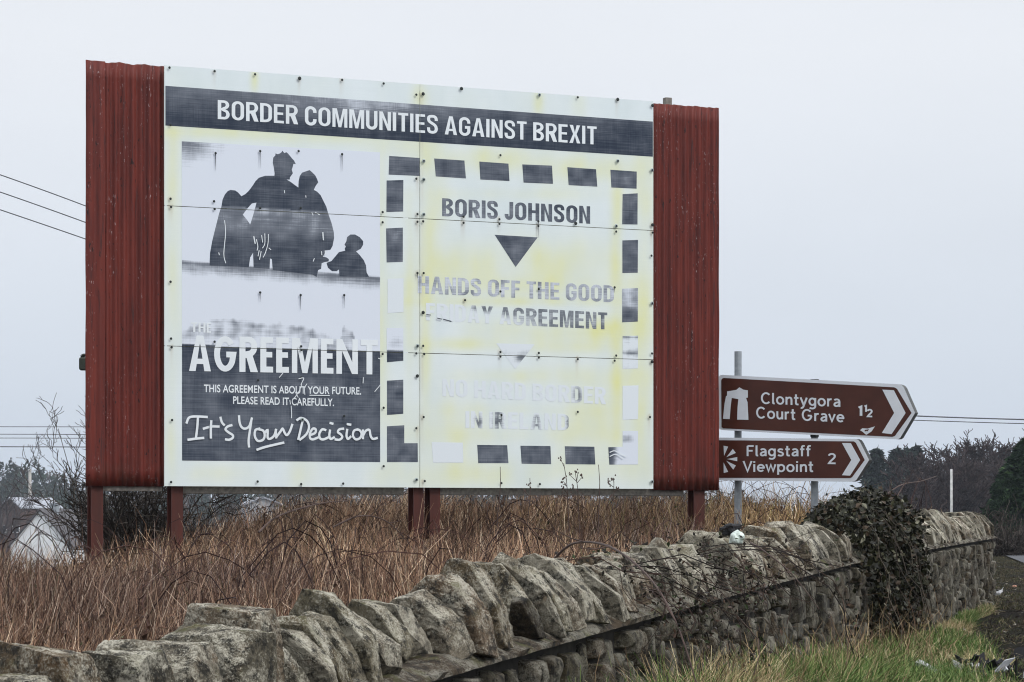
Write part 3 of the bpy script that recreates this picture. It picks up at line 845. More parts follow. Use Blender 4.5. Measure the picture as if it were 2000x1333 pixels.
    if ch == 'I': return [[[(0, 0), (t, 0), (t, 1), (0, 1)]]]
    if ch == 'L': return [[[(0, 0), (w, 0), (w, h), (t, h), (t, 1), (0, 1)]]]
    if ch == 'T': return [[[(w / 2 - t / 2, 0), (w / 2 + t / 2, 0), (w / 2 + t / 2, 1 - h), (w, 1 - h), (w, 1), (0, 1), (0, 1 - h), (w / 2 - t / 2, 1 - h)]]]
    if ch == 'N': return [[[(0, 0), (t * .95, 0), (t * .95, .66), (w - t, 0), (w, 0), (w, 1), (w - t * .95, 1), (w - t * .95, .34), (t, 1), (0, 1)]]]
    if ch == 'M': 
        k = t * .42
        return [[[(0, 0), (t * .9, 0), (t * .9, .74), (w / 2 - k, 0), (w / 2 + k, 0), (w - t * .9, .74), (w - t * .9, 0), (w, 0), (w, 1), (w - t * 1.3, 1), (w / 2, .30), (t * 1.3, 1), (0, 1)]]]
    if ch == 'X':
        a = t * 1.12; c = w / 2; q = a * .5
        return [[[(0, 0), (a, 0), (c, .5 - q * 1.05), (w - a, 0), (w, 0), (c + q * 1.0, .5), (w - .01, 1), (w - a - .01, 1), (c, .5 + q * 1.05), (a + .01, 1), (.01, 1), (c - q * 1.0, .5)]]]
    if ch == 'Y':
        a = t * 1.1; c = w / 2
        return [[[(c - t / 2, 0), (c + t / 2, 0), (c + t / 2, .42), (w, 1), (w - a, 1), (c, .60), (a, 1), (0, 1), (c - t / 2, .42)]]]
    return []
W_COND = dict(A=.60, B=.54, C=.54, D=.54, E=.46, F=.44, G=.56, H=.55, I=.17, J=.42, L=.43, M=.70, N=.55, O=.56, P=.52, R=.55, S=.53, T=.48, U=.54, X=.56, Y=.58)
W_FUT = dict(A=.60, G=.62, R=.50, E=.36, M=.74, N=.62, T=.50, H=.56)

def layout(s, widths, t, h, ry, gap, space):
    """whole line as groups of contours and its total width"""
    x, out = 0.0, []
    for ch in s:
        if ch == ' ': x += space; continue
        for g in glyph(ch, widths[ch], t, h, ry): out.append([[(px + x, py) for px, py in c] for c in g])
        x += widths[ch] + gap
    return out, x - gap

# Transport-like lettering for the road signs: centre-line strokes, x-height .70
def sign_glyph(ch):
    x = .70; a = arcp
    G = {
        'C': ([a(.38, .5, .34, .46, 42, 318, 20)], .74), 'G': ([a(.40, .5, .35, .46, 42, 350, 20) + [(.75, .44)], [(.45, .45), (.78, .45)]], .84),
        'F': ([[(.08, 0), (.08, .95)], [(.08, .94), (.56, .94)], [(.08, .50), (.48, .50)]], .60), 'V': ([[(.02, 1), (.34, .05), (.66, 1)]], .68),
        'l': ([[(.08, 1), (.08, .16)] + bez((.08, .16), (.08, .05), (.12, .06), (.21, .06))], .22), 'o': ([a(.31, .35, .25, .30, 0, 360, 22)], .62),
        'n': ([[(.08, 0), (.08, .70)], [(.08, .42)] + bez((.08, .42), (.14, .66), (.48, .78), (.48, .42)) + [(.48, 0)]], .56),
        't': ([[(.16, .95), (.16, .2)] + bez((.16, .2), (.16, .05), (.24, .05), (.36, .07)), [(.0, .64), (.36, .64)]], .38),
        'y': ([[(.03, .70), (.27, .05)], [(.51, .70), (.24, -.10)] + bez((.24, -.10), (.19, -.24), (.12, -.24), (.03, -.22))], .54),
        'g': ([a(.29, .36, .23, .29, 0, 360, 20), [(.52, .70), (.52, -.02)] + bez((.52, -.02), (.50, -.30), (.2, -.28), (.08, -.18))], .60),
        'r': ([[(.08, 0), (.08, .70)], [(.08, .42)] + bez((.08, .42), (.12, .60), (.20, .66), (.36, .64))], .38),
        'a': ([[(.08, .58)] + bez((.08, .58), (.2, .70), (.47, .70), (.47, .44)) + [(.47, 0)], [(.47, .40)] + bez((.47, .40), (.0, .42), (.02, .05), (.22, .06)) + bez((.22, .06), (.34, .06), (.44, .14), (.47, .25))], .56),
        'u': ([[(.08, .70), (.08, .30)] + bez((.08, .30), (.08, -.06), (.42, .0), (.48, .28)), [(.48, .70), (.48, 0)]], .56),
        'v': ([[(.02, .70), (.25, .05), (.48, .70)]], .50), 'w': ([[(.02, .70), (.20, .05), (.38, .66), (.56, .05), (.74, .70)]], .76),
        'e': ([[(.07, .37), (.54, .37)] + a(.31, .36, .24, .29, 5, 318, 20)], .60),
        's': ([[(.43, .59)] + bez((.43, .59), (.32, .67), (.07, .69), (.08, .50)) + bez((.08, .50), (.1, .34), (.44, .42), (.44, .20)) + bez((.44, .20), (.43, .0), (.14, .03), (.06, .12))], .50),
        'f': ([[(.36, .93)] + bez((.36, .93), (.2, .98), (.15, .92), (.15, .78)) + [(.15, 0)], [(.0, .64), (.34, .64)]], .36),
        'i': ([[(.08, 0), (.08, .70)], [(.08, .84), (.08, .98)]], .18), 'p': ([[(.08, -.26), (.08, .70)], a(.32, .35, .24, .30, 0, 360, 20)], .62),
        '1': ([[(.02, .82), (.20, .93), (.20, 0)]], .30), '2': ([[(.06, .76)] + bez((.06, .76), (.1, .98), (.52, 1.0), (.50, .70)) + bez((.50, .70), (.48, .50), (.2, .36), (.07, .07)) + [(.56, .07)]], .60),
    }
    return G.get(ch, ([], .3))

# ------------------------------------------------------------------ flat graphics on a plane in the scene
class Board:
    """vertical plane: a along it, b up from its foot; local frame x along, y behind, z up"""
    def __init__(s, foot, along):
        s.o = Vector(foot); s.d = Vector((along[0], along[1], 0)).normalized(); s.n = Vector((s.d.y, -s.d.x, 0))
        s.rz = math.atan2(s.d.y, s.d.x)
    def ab(s, u, v, y=0.0):
        r = Vector(((u - 1000) / FPX, 1.0, -(v - HORIZON) / FPX)); c = Vector((0, 0, CAM_Z))
        k = (s.o - s.n * y - c).dot(s.n) / r.dot(s.n)
        p = c + r * k - s.o
        return p.dot(s.d), p.z
    def uv(s, a, b):
        p = s.o + s.d * a + Vector((0, 0, b)); return 1000 + p.x / p.y * FPX, HORIZON - (p.z - CAM_Z) / p.y * FPX

def fill(groups):
    """triangulated fill of groups of contours -> bmesh in the x,z plane"""
    cu = bpy.data.curves.new('c', 'CURVE'); cu.dimensions = '2D'; cu.fill_mode = 'BOTH'
    bm = bmesh.new()
    for g in groups:
        cu.splines.clear()
        for c in g:
            c = dedupe(c)
            sp = cu.splines.new('POLY'); sp.points.add(len(c) - 1); sp.use_cyclic_u = True
            for q, (x, y) in zip(sp.points, c): q.co = (x, y, 0, 1)
        ob = bpy.data.objects.new('c', cu)
        me = ob.to_mesh()
        bm.from_mesh(me); ob.to_mesh_clear(); bpy.data.objects.remove(ob)
    bpy.data.curves.remove(cu)
    return bm

def grid_cut(bm, xs, ys):
    for x in xs: bmesh.ops.bisect_plane(bm, geom=bm.verts[:] + bm.edges[:] + bm.faces[:], plane_co=(x, 0, 0), plane_no=(1, 0, 0), dist=1e-6)
    for y in ys: bmesh.ops.bisect_plane(bm, geom=bm.verts[:] + bm.edges[:] + bm.faces[:], plane_co=(0, y, 0), plane_no=(0, 1, 0), dist=1e-6)

# ------------------------------------------------------------------ the billboard
YL, YR = 23.6, 25.63
PL, PR = at(321, 948, YL), at(1276, 957, YR)
zfoot = CAM_Z + .308
BD = Board((PL.x, PL.y, zfoot), (PR.x - PL.x, PR.y - PL.y))
BLEN = math.hypot(PR.x - PL.x, PR.y - PL.y); BH = 3.66
SEAM_A = BD.ab(820, 560)[0]; SEAM_B = (1.22, 2.44); GAP = .0028

class Print:
    """printed pieces gathered per sheet of the board"""
    def __init__(s): s.p = {(i, j): dict(v=[], f=[], m=[], ink=[], st=[], ru=[]) for i in range(2) for j in range(3)}
    def add(s, bm, layer, mat, ink=None):
        edges = [SEAM_A - GAP, SEAM_A + GAP]; rows = [b + e for b in SEAM_B for e in (-GAP, GAP)]
        xs = [v.co.x for v in bm.verts]; ys = [v.co.y for v in bm.verts]
        if not xs: return
        grid_cut(bm, [e for e in edges if min(xs) < e < max(xs)], [r for r in rows if min(ys) < r < max(ys)])
        per = {}
        bm.verts.index_update()
        for f in bm.faces:
            c = f.calc_center_median()
            if abs(c.x - SEAM_A) < GAP or any(abs(c.y - b) < GAP for b in SEAM_B): continue
            if not (0 <= c.x <= BLEN and 0 <= c.y <= BH): continue
            key = (int(c.x > SEAM_A), int(c.y > SEAM_B[0]) + int(c.y > SEAM_B[1])); per.setdefault(key, []).append(f)
        for key, fs in per.items():
            q = s.p[key]; idx = {}
            for f in fs:
                t = []
                for v in f.verts:
                    k = v.index
                    if k not in idx:
                        idx[k] = len(q['v']); q['v'].append((v.co.x, -layer - v.co.z, v.co.y))
                        q['ink'].append(ink(*BD.uv(v.co.x, v.co.y)) if ink else 0.0); q['st'].append(0.0); q['ru'].append(0.0)
                    t.append(idx[k])
                q['f'].append(tuple(t)); q['m'].append(mat)
        bm.free()
PRN = Print()
def px_shape(contours, layer, mat, ink=None, cell=.03):
    g = [[BD.ab(*p) for p in c] for c in contours]
    bm = fill([g])
    if ink:
        xs = [p[0] for c in g for p in c]; ys = [p[1] for c in g for p in c]
        grid_cut(bm, np.arange(min(xs) + cell, max(xs), cell), np.arange(min(ys) + cell, max(ys), cell))
    PRN.add(bm, layer, mat, ink)
def px_text(s, p0, p1, hm, layer, mat, ink=None, widths=W_COND, t=.165, h=.145, ry=.27, gap=.09, space=.24, cell=.03):
    """line of lettering whose baseline runs between two photo pixels, cap height hm metres"""
    g, W = layout(s, widths, t, h, ry, gap, space)
    a0, b0 = BD.ab(*p0); a1, b1 = BD.ab(*p1); sx = (a1 - a0) / W
    g = [[[(a0 + x * sx, b0 + (b1 - b0) * x / W + y * hm) for x, y in c] for c in q] for q in g]
    bm = fill(g)
    if ink:
        xs = [v.co.x for v in bm.verts]; ys = [v.co.y for v in bm.verts]
        grid_cut(bm, np.arange(min(xs), max(xs), cell), np.arange(min(ys), max(ys), cell))
    PRN.add(bm, layer, mat, ink)
def font_text(s, p0, p1, hm, layer, mat, off=.018):
    cu = bpy.data.curves.new('t', 'FONT'); cu.body = s; cu.offset = off; cu.space_character = 1.04
    ob = bpy.data.objects.new('t', cu); me = ob.to_mesh(); bm = bmesh.new(); bm.from_mesh(me); ob.to_mesh_clear()
    bpy.data.objects.remove(ob); bpy.data.curves.remove(cu)
    x0 = min(v.co.x for v in bm.verts); x1 = max(v.co.x for v in bm.verts); H = max(v.co.y for v in bm.verts)
    a0, b0 = BD.ab(*p0); a1, b1 = BD.ab(*p1)
    for v in bm.verts:
        k = (v.co.x - x0) / (x1 - x0)
        v.co = Vector((a0 + (a1 - a0) * k, b0 + (b1 - b0) * k + v.co.y / H * hm, 0))
    PRN.add(bm, layer, mat)
def px_stroke(pts, wpx, layer, mat, k0=[0]):
    """a brush stroke through photo pixels; each stroke climbs a hair so that crossings never share a plane"""
    if len(pts) > 2:
        q = []
        for i in range(len(pts) - 1):
            p0, p1, p2, p3 = pts[max(i - 1, 0)], pts[i], pts[i + 1], pts[min(i + 2, len(pts) - 1)]
            for t in (0, .25, .5, .75):
                q.append(tuple(.5 * (2 * p1[j] + (p2[j] - p0[j]) * t + (2 * p0[j] - 5 * p1[j] + 4 * p2[j] - p3[j]) * t * t + (3 * p1[j] - p0[j] - 3 * p2[j] + p3[j]) * t ** 3) for j in (0, 1)))
        pts = q + [pts[-1]]
    path = dedupe([BD.ab(*p) for p in pts]); w = wpx * 24 / FPX
    d0 = Vector((path[0][0] - path[1][0], path[0][1] - path[1][1])).normalized() * w * .25
    d1 = Vector((path[-1][0] - path[-2][0], path[-1][1] - path[-2][1])).normalized() * w * .25
    path = [(path[0][0] + d0.x, path[0][1] + d0.y)] + path + [(path[-1][0] + d1.x, path[-1][1] + d1.y)]
    n = len(path); poly = stroke(path, w); Lf, Rt = poly[:n], poly[n:][::-1]
    bm = bmesh.new(); k0[0] += 1; z0 = (k0[0] % 12) * .0009
    vs = [(bm.verts.new((*l, z0 + i * 3e-5)), bm.verts.new((*r, z0 + i * 3e-5))) for i, (l, r) in enumerate(zip(Lf, Rt))]
    for i in range(n - 1): bm.faces.new((vs[i][1], vs[i + 1][1], vs[i + 1][0], vs[i][0]))
    bm.verts.index_update()
    PRN.add(bm, layer, mat)

def sstep(x, a, b): 
    t = min(1, max(0, (x - a) / (b - a))); return t * t * (3 - 2 * t)
def gs(u, v, cu, cv, su, sv): return math.exp(-((u - cu) / su) ** 2 - ((v - cv) / sv) ** 2)
def nz(u, v, s=.05): return noise.noise(Vector((u * s, v * s, 0)))

MAT_B, MAT_I, MAT_W, MAT_S, MAT_R, MAT_D, MAT_P = 0, 1, 2, 3, 4, 5, 6
# sheets with the stain map
screws = [(330,133,0),(418,140,0),(497,146,0),(584,154,1),(667,157,0),(748,164,0),(815,186,0),(822,184,1),(900,174,1),(1052,186,2),(1127,191,0),(1205,195,1),(1273,207,1),
 (332,245,0),(420,300,0),(507,296,0),(582,296,0),(667,302,0),(823,315,2),(976,304,0),(1205,315,2),(1272,333,2),(823,351,2),(815,350,0),(332,389,0),(417,394,0),(333,405,0),(418,409,0),(507,407,0),(586,407,0),(746,415,0),(746,435,0),(814,419,0),(814,434,0),(823,419,2),(822,433,0),(904,424,0),(904,436,0),(974,429,0),(974,438,0),(1050,433,0),(1050,442,0),(1123,437,1),(1202,442,2),(1202,453,0),(1273,440,1),(1273,455,0),
 (332,551,0),(507,572,0),(586,577,0),(671,577,0),(814,534,0),(823,534,0),(976,570,0),(1051,565,0),(1199,562,0),(1271,500,0),(1272,593,2),(822,611,1),(907,587,0),
 (333,662,0),(334,679,0),(418,668,0),(587,677,0),(587,684,0),(814,676,2),(822,676,0),(815,691,0),(824,692,0),(976,688,0),(976,697,0),(1051,690,0),(1051,699,0),(1127,702,0),(1199,705,0),(1202,695,0),(1272,691,0),(1272,707,1),
 (503,743,0),(587,738,0),(817,735,1),(748,797,0),(335,821,0),(589,820,2),(671,813,0),(823,815,0),(978,811,0),(1127,805,0),(1268,815,0),(815,837,0),(333,942,0),(502,941,0),(587,946,0),(669,945,0),(748,911,0),(812,937,2),(825,940,0),(978,944,0),(1053,946,0),(1272,941,2),(746,692,0)]
stains = [  # u, v, su, sv, amount
 (338,300,14,90,.6),(338,520,14,120,.5),(334,850,12,120,.35),(420,258,120,14,.7),(640,268,140,14,.5),(770,285,60,20,.45),(838,290,22,50,.85),(960,310,120,26,.65),(1150,330,110,26,.6),(1258,390,20,100,.5),
 (1205,400,12,60,.75),(850,400,24,60,.5),(1010,380,190,14,.25),(900,520,75,40,.75),(1090,510,90,45,.7),(1010,560,200,22,.5),(1203,520,12,70,.75),(832,560,14,120,.7),(1000,590,200,10,.6),(1255,600,26,80,.6),(1190,650,40,30,.6),(1110,650,120,24,.55),(960,640,60,20,.3),
 (900,672,80,14,.6),(1130,680,90,14,.5),(832,740,10,90,.5),(1204,740,12,90,.8),(1250,760,24,80,.7),(1150,735,120,24,.4),(980,735,80,14,.35),(1020,800,210,14,.22),(1010,850,210,16,.22),(1160,830,60,60,.65),(880,850,60,60,.5),(1250,900,24,50,.5),(1090,920,200,30,.35),(900,930,90,26,.4),(420,925,60,20,.3),(585,930,26,30,.35),(740,700,16,60,.5),(800,570,10,160,.4),(770,600,40,50,.35),(770,820,40,70,.25),(745,480,12,200,.35),(820,190,16,30,.5),(1130,205,14,30,.4),(1052,205,10,30,.6),(497,160,8,26,.7),(760,925,40,30,.3)]
def stain(u, v):
    y = 0.02 + .10 * nz(u, v, .012)
    for (cu, cv, su, sv, a) in stains:
        if abs(u - cu) < 3 * su and abs(v - cv) < 3 * sv: y += a * gs(u, v, cu, cv, su, sv)
    return min(1.0, max(0, y * (.8 + .5 * nz(u + 300, v * .4, .03))))
def rust(u, v):
    y = 0
    for (cu, cv, kind) in screws:
        if kind < 2 and abs(u - cu) < 6 and -4 < v - cv < 42 and (cu * 7 + cv * 3) % 5 < 2: y += .35 * math.exp(-((u - cu) / 3) ** 2) * math.exp(-max(0, v - cv) / 16)
    if abs(u - 823) < 7: y += .22 * math.exp(-((u - 824) / 3.5) ** 2) * max(0, nz(u, v, .02) + .35)
    return min(.6, y)
for (i, j), q in PRN.p.items():
    a0, a1 = (0, SEAM_A - GAP) if i == 0 else (SEAM_A + GAP, BLEN)
    b0 = 0 if j == 0 else SEAM_B[j - 1] + GAP; b1 = BH if j == 2 else SEAM_B[j] - GAP
    nx, nyy = 110, 56
    for y in range(nyy + 1):
        for x in range(nx + 1):
            a = a0 + (a1 - a0) * x / nx; b = b0 + (b1 - b0) * y / nyy; u, v = BD.uv(a, b)
            q['v'].append((a, 0, b)); q['ink'].append(0); q['st'].append(stain(u, v)); q['ru'].append(rust(u, v))
    for y in range(nyy):
        for x in range(nx):
            k = y * (nx + 1) + x; q['f'].append((k, k + 1, k + nx + 2, k + nx + 1)); q['m'].append(MAT_B)
    k = len(q['v'])
    for (a, b) in ((a0, b0), (a1, b0), (a1, b1), (a0, b1)): q['v'] += [(a, .0005, b), (a, .012, b)]; q['ink'] += [0, 0]; q['st'] += [.3, .3]; q['ru'] += [0.1, 0.1]
    for e in range(4): n2 = (e + 1) % 4; q['f'].append((k + 2 * e, k + 2 * e + 1, k + 2 * n2 + 1, k + 2 * n2)); q['m'].append(MAT_B)
    q['f'].append((k + 1, k + 3, k + 5, k + 7)); q['m'].append(MAT_B)

LY_I, LY_W, LY_S = .0012, .0036, .0052
full = lambda u, v: .92 + .1 * nz(u, v, .02)
def header_ink(u, v): 
    k = (v - (168 + (u - 322) * .0735)) / 72
    return min(1, .74 + .32 * k + .12 * nz(u, v, .015) - .22 * gs(u, v, 700, 205, 160, 30) + .12 * sstep(u, 950, 1150))
px_shape([[(323, 168), (1275, 238), (1275, 306.5), (323, 245.5)]], LY_I, MAT_I, header_ink, .05)
px_text('BORDER COMMUNITIES AGAINST BREXIT', (425, 233), (1165, 283), .168, LY_W, MAT_W, t=.16, h=.135)
# poster
def poster_ink(u, v):
    seam = 673 + (u - 322) * .0315
    if v > seam: return min(1, .93 + .1 * nz(u, v, .03) - .10 * sstep(v, 700, 760) + .04 * sstep(v, 820, 900))
    f = .04 + .42 * math.exp(-((u - 355) / 70) ** 2 - ((v - 277) / 45) ** 2) + .12 * math.exp(-((v - 277 - (u - 355) * .06) / 30) ** 2) * sstep(u, 640, 400) + .07 * math.exp(-((u - 355) / 60) ** 2) * sstep(v, 400, 300)
    hz = 508 + (u - 355) * .085
    if v > hz - 3: f += .60 * sstep(v, hz - 3, hz + 3) * (1 - sstep(v, hz + 2, hz + 46 + 14 * nz(u, 0, .03)))
    tb = np.interp(u, [355, 372, 395, 430, 470, 520, 560, 600, 640, 664, 670, 690, 700], [640, 634, 622, 617, 619, 622, 628, 634, 648, 660, 630, 640, 690]) + 5 * nz(u, 7, .12)
    f += .52 * sstep(v, tb - 3, tb + 12) * (.75 + .5 * nz(u, v, .06)) * (1 - .55 * sstep(v, 655, 672) * (1 - sstep(u, 560, 640)))
    return min(1, max(.02, f))
px_shape([[(355, 276.5), (742, 298), (742.5, 903), (355.5, 900)]], LY_I, MAT_I, poster_ink, .016)
def sil(pts): return [(340 + x / 4.443, 260 + y / 4.443) for x, y in pts]
def sil_ink(u, v):
    seam = 398 + (u - 322) * .0515
    hz = 508 + (u - 355) * .085
    f = .93 if v < seam else .66 + .24 * sstep(v, 440, 480) + .12 * nz(u, v, .04)
    if v < 345: f -= .12
    return f * (1 - .95 * sstep(v, hz + 8, hz + 34))
fam = [(308,1115),(312,1040),(330,940),(352,850),(375,760),(390,700),(410,640),(420,580),(440,535),(465,505),(490,495),(530,500),(555,518),(583,550),(620,530),(650,500),(680,460),(705,420),(735,390),(790,372),(870,372),(872,350),(865,300),(856,260),(860,215),(878,195),(880,178),(895,185),(915,180),(930,170),(940,155),(955,175),(975,168),(990,182),(1005,200),(1025,225),(1040,240),(1055,270),(1035,268),(1027,300),(1020,320),(1030,350),(1020,365),(1005,385),(1003,405),(975,405),(1010,425),(1050,455),(1078,475),(1080,420),(1090,375),(1110,345),(1140,335),(1175,323),(1200,345),(1225,370),(1240,400),(1250,430),(1235,450),(1225,465),(1212,495),(1240,510),(1270,540),(1290,580),(1320,640),(1340,710),(1365,780),(1385,860),(1388,910),(1375,980),(1355,1015),(1310,1020),(1305,1050),(1290,1075),(1320,1080),(1342,1095),(1340,1115),(1310,1120),(1280,1130),(1275,1180),(1250,1190),(1236,1250),(1200,1230),(855,1190),(848,1095),(832,1090),(828,1180),(690,1170),(685,1040),(660,1080),(648,1165),(560,1160),(308,1150)]
gap1 = [(715,605),(690,700),(660,795),(625,745),(595,710),(640,650),(675,612)]
kid = [(1322,1128),(1365,1112),(1400,1070),(1430,1035),(1485,1022),(1480,1005),(1490,985),(1478,970),(1495,940),(1500,905),(1530,882),(1570,882),(1610,905),(1640,940),(1640,970),(1620,1005),(1578,1028),(1610,1060),(1645,1105),(1665,1150),(1670,1210),(1690,1250),(1435,1245),(1430,1185),(1410,1200),(1370,1200),(1335,1170)]
px_shape([sil(fam), sil(gap1)], LY_I + .0011, MAT_I, sil_ink, .02)
px_shape([sil(kid)], LY_I + .0011, MAT_I, sil_ink, .02)
for p in ([(437,760),(445,870),(430,1050),(447,1130)], [(690,900),(702,960)], [(712,925),(725,985),(718,1020)], [(785,875),(785,960),(765,1000)], [(815,880),(812,960),(790,1040),(770,1080)], [(757,890),(765,950)], [(735,1020),(725,1070)], [(752,1030),(738,1100)], [(1287,865),(1292,930)], [(1275,1030),(1278,1060)], [(1305,1025),(1310,1055)], [(1195,690),(1205,715)], [(1225,690),(1262,712)], [(1215,1090),(1205,1115)], [(955,500),(957,522)], [(1140,545),(1142,560)], [(820,1000),(838,1015)], [(385,1040),(390,1060)]):
    px_stroke(sil(p), 2.4 if p[0][0] in (690, 1287) else 1.6, LY_W, MAT_W)
px_text('THE', (373, 649.5), (412, 650.5), .088, LY_W, MAT_W, widths=W_FUT, t=.17, h=.15, ry=.5, gap=.08)
px_text('AGREEMENT', (369, 725), (738, 732), .312, LY_W, MAT_W, widths=W_FUT, t=.17, h=.165, ry=.5, gap=.085)
font_text('THIS AGREEMENT IS ABOUT YOUR FUTURE.', (398, 766), (705, 771), .066, LY_W, MAT_W)
font_text('PLEASE READ IT CAREFULLY.', (455, 789), (652, 793.5), .066, LY_W, MAT_W)
px_stroke([(604, 772.5), (643, 773)], 1.6, LY_W, MAT_W)
hand = [[(85,960),(100,925),(130,915),(175,915),(230,918)], [(165,918),(160,990),(150,1070)], [(95,1078),(150,1070),(205,1065)], [(258,945),(255,1000),(255,1065)], [(205,1000),(260,985),(315,985)], [(325,920),(335,955),(352,975)],
 [(405,975),(375,985),(360,1005),(380,1025),(410,1045),(410,1065),(385,1078),(360,1075)], [(455,910),(458,950),(470,985),(495,1000),(525,985),(540,945),(545,925)], [(540,950),(530,1020),(522,1080),(525,1128)],
 [(600,1000),(570,1010),(565,1050),(585,1085),(620,1080),(635,1050),(625,1015),(595,1005)], [(635,1030),(655,1010),(655,1060),(670,1072),(700,1050),(715,1005)], [(712,1010),(715,1065)], [(715,1060),(745,1020),(760,1000),(775,1030),(790,1045),(810,1020),(828,970)], [(580,1148),(640,1128),(768,1098)],
 [(900,945),(885,1010),(870,1075)], [(860,940),(890,925),(930,945),(945,990),(925,1040),(880,1078)], [(955,1045),(990,1030),(995,1005),(975,1000),(955,1030),(955,1065),(975,1075),(1010,1062)], [(1065,1010),(1040,1005),(1020,1035),(1025,1068),(1050,1075),(1085,1060)], [(1095,1010),(1090,1050),(1100,1072),(1125,1060)], [(1095,960),(1115,965)],
 [(1190,1000),(1160,1005),(1150,1025),(1170,1040),(1180,1060),(1160,1078),(1130,1075)], [(1215,1005),(1210,1050),(1220,1072),(1240,1055)], [(1215,968),(1240,972)], [(1290,1005),(1262,1015),(1255,1050),(1275,1075),(1305,1065),(1315,1035),(1300,1010),(1280,1008)], [(1325,1010),(1325,1070)], [(1325,1050),(1345,1015),(1370,1010),(1378,1050),(1395,1072),(1425,1065)]]
for p in hand: px_stroke([(340 + x / 3.6, 560 + y / 3.6) for x, y in p], 4.7, LY_W, MAT_W)
for p in ([(870,650),(905,645),(885,690)], [(890,690),(870,740),(835,790)], [(850,745),(868,780)], [(930,685),(912,715),(915,760)], [(818,840),(822,890),(820,925)], [(760,610),(735,640)], [(1447,690),(1405,740)], [(1325,640),(1323,680)], [(1430,505),(1447,512)], [(808,800),(812,828)]):
    px_stroke([(340 + x / 3.6, 560 + y / 3.6) for x, y in p], 1.5, LY_W + .012, MAT_W)
# dashes, arrows and the faded wording
dash_full = lambda u, v: .80 + .2 * nz(u, v, .05)
D = [[(760,305),(819.5,309),(819.5,344),(759,341.5)], [(848,310),(907,314),(910,349),(851,345)], [(936,316),(993,320),(995,354),(938,351)], [(1020,321.5),(1078,324),(1080,359.5),(1022.5,357)], [(1108,327),(1164,331),(1166.5,365),(1110.5,362)], [(1192,332),(1243.6,335.6),(1243.3,369),(1194,366.6)],
 [(1216,379.6),(1245.4,378),(1245,439),(1215,438.5)], [(1215.5,470),(1246,469),(1245.5,533),(1215.5,533.7)], [(755,353),(787.7,352),(787.4,413.5),(754.6,414.6)], [(754,446.6),(786.7,445),(786.7,512),(755,513)], [(755.7,744),(787.6,742),(787.6,808.6),(755.7,811)],
 [(755.7,833),(789.5,831),(789.5,866),(815.7,866),(816,903),(755.7,903)], [(932,869.4),(990.5,870),(993,905),(934,905)], [(1016.4,871),(1075,871.6),(1076.4,907),(1018.7,906)], [(1103,872),(1160.8,873),(1162.7,907.6),(1104.6,907)], [(966,459),(1050,464),(1007,522)]]
for d in D: px_shape([d], LY_I, MAT_I, dash_full, .05)
px_shape([[(1215,564.4),(1246,563),(1245.6,628.5),(1215,630)]], LY_I, MAT_I, lambda u, v: .50 + .3 * sstep(v, 590, 622) + .2 * nz(u, v, .06))
px_shape([[(1216,657),(1246,656),(1246,720),(1216,721)]], LY_I, MAT_P, lambda u, v: .22 + .45 * gs(u, v, 1230, 690, 40, 6) + .6 * gs(u, v, 1230, 658, 40, 2) + .3 * nz(u, v, .08))
px_shape([[(1216,754),(1247,753),(1246,819),(1216,820.5)]], LY_I, MAT_P, lambda u, v: .10 + .14 * nz(u, v, .08))
px_shape([[(1216,842),(1246,842),(1246,907.6),(1190,908),(1188,874),(1216,873)]], LY_I, MAT_I, lambda u, v: .12 + .75 * (1 - sstep(u, 1190, 1214)) + .45 * gs(u, v, 1224, 858, 16, 10))
px_shape([[(757,545),(788,544),(788,610),(757,612)]], LY_I, MAT_P, lambda u, v: .06)
px_shape([[(755,641),(787.6,641),(787.6,705),(755.7,708)]], LY_I, MAT_I, lambda u, v: .95 if v > 687 else .12 + .3 * gs(u, v, 772, 670, 20, 12))
px_shape([[(843,864),(904,865),(905,904),(846,904)]], LY_I, MAT_P, lambda u, v: .05)
px_shape([[(969,671),(1044,673),(1006,721)]], LY_I, MAT_P, lambda u, v: (.08 + .28 * sstep(v, 676, 690)) if v < 694 else (.18 + .55 * gs(u, v, 1018, 698, 13, 10)), .015)
for s in ([(1190,884),(1200,881),(1212,888),(1222,892)], [(1190,892),(1202,888),(1216,896)]): px_stroke(s, 2, LY_W, MAT_W)
px_text('BORIS JOHNSON', (863.5, 422.5), (1152.5, 437.5), .163, LY_I, MAT_I, lambda u, v: .70 + .2 * nz(u, v, .05) + .12 * sstep(u, 950, 1100), t=.185, h=.155)
px_text('HANDS OFF THE GOOD', (816, 573), (1199, 591), .158, LY_I, MAT_I, lambda u, v: .46 + .16 * nz(u, v, .05) + .08 * sstep(v, 560, 590), t=.185, h=.155)
def friday(u, v): return .04 + .68 * sstep(u - (v - 612) * 2.6, 880, 1040) * (.9 + .3 * nz(u, v, .06)) + .34 * gs(u, v, 940, 604, 22, 9)
px_text('FRIDAY AGREEMENT', (832, 626), (1186, 644), .158, LY_I, MAT_P, friday, t=.185, h=.155)
px_text('NO HARD BORDER', (864, 774), (1183, 790), .158, LY_I, MAT_P, lambda u, v: .05 + .62 * gs(u, v, 1128, 772, 12, 22) + .2 * gs(u, v, 1060, 768, 26, 30) + .10 * nz(u, v, .1), t=.185, h=.155)
px_text('IN IRELAND', (909, 836), (1110.5, 841), .153, LY_I, MAT_P, lambda u, v: .12 + .55 * gs(u, v, 935, 825, 9, 20) + .62 * gs(u, v, 973, 822, 11, 30) + .5 * gs(u, v, 1049, 826, 10, 20) + .6 * gs(u, v, 1109, 825, 4, 20) + .12 * nz(u, v, .1), t=.185, h=.155)
for s in ([(832, 615), (840, 616)], [(853, 622), (862, 624)], [(866, 624), (881, 628)]): px_stroke(s, 1.8, LY_W, MAT_D)
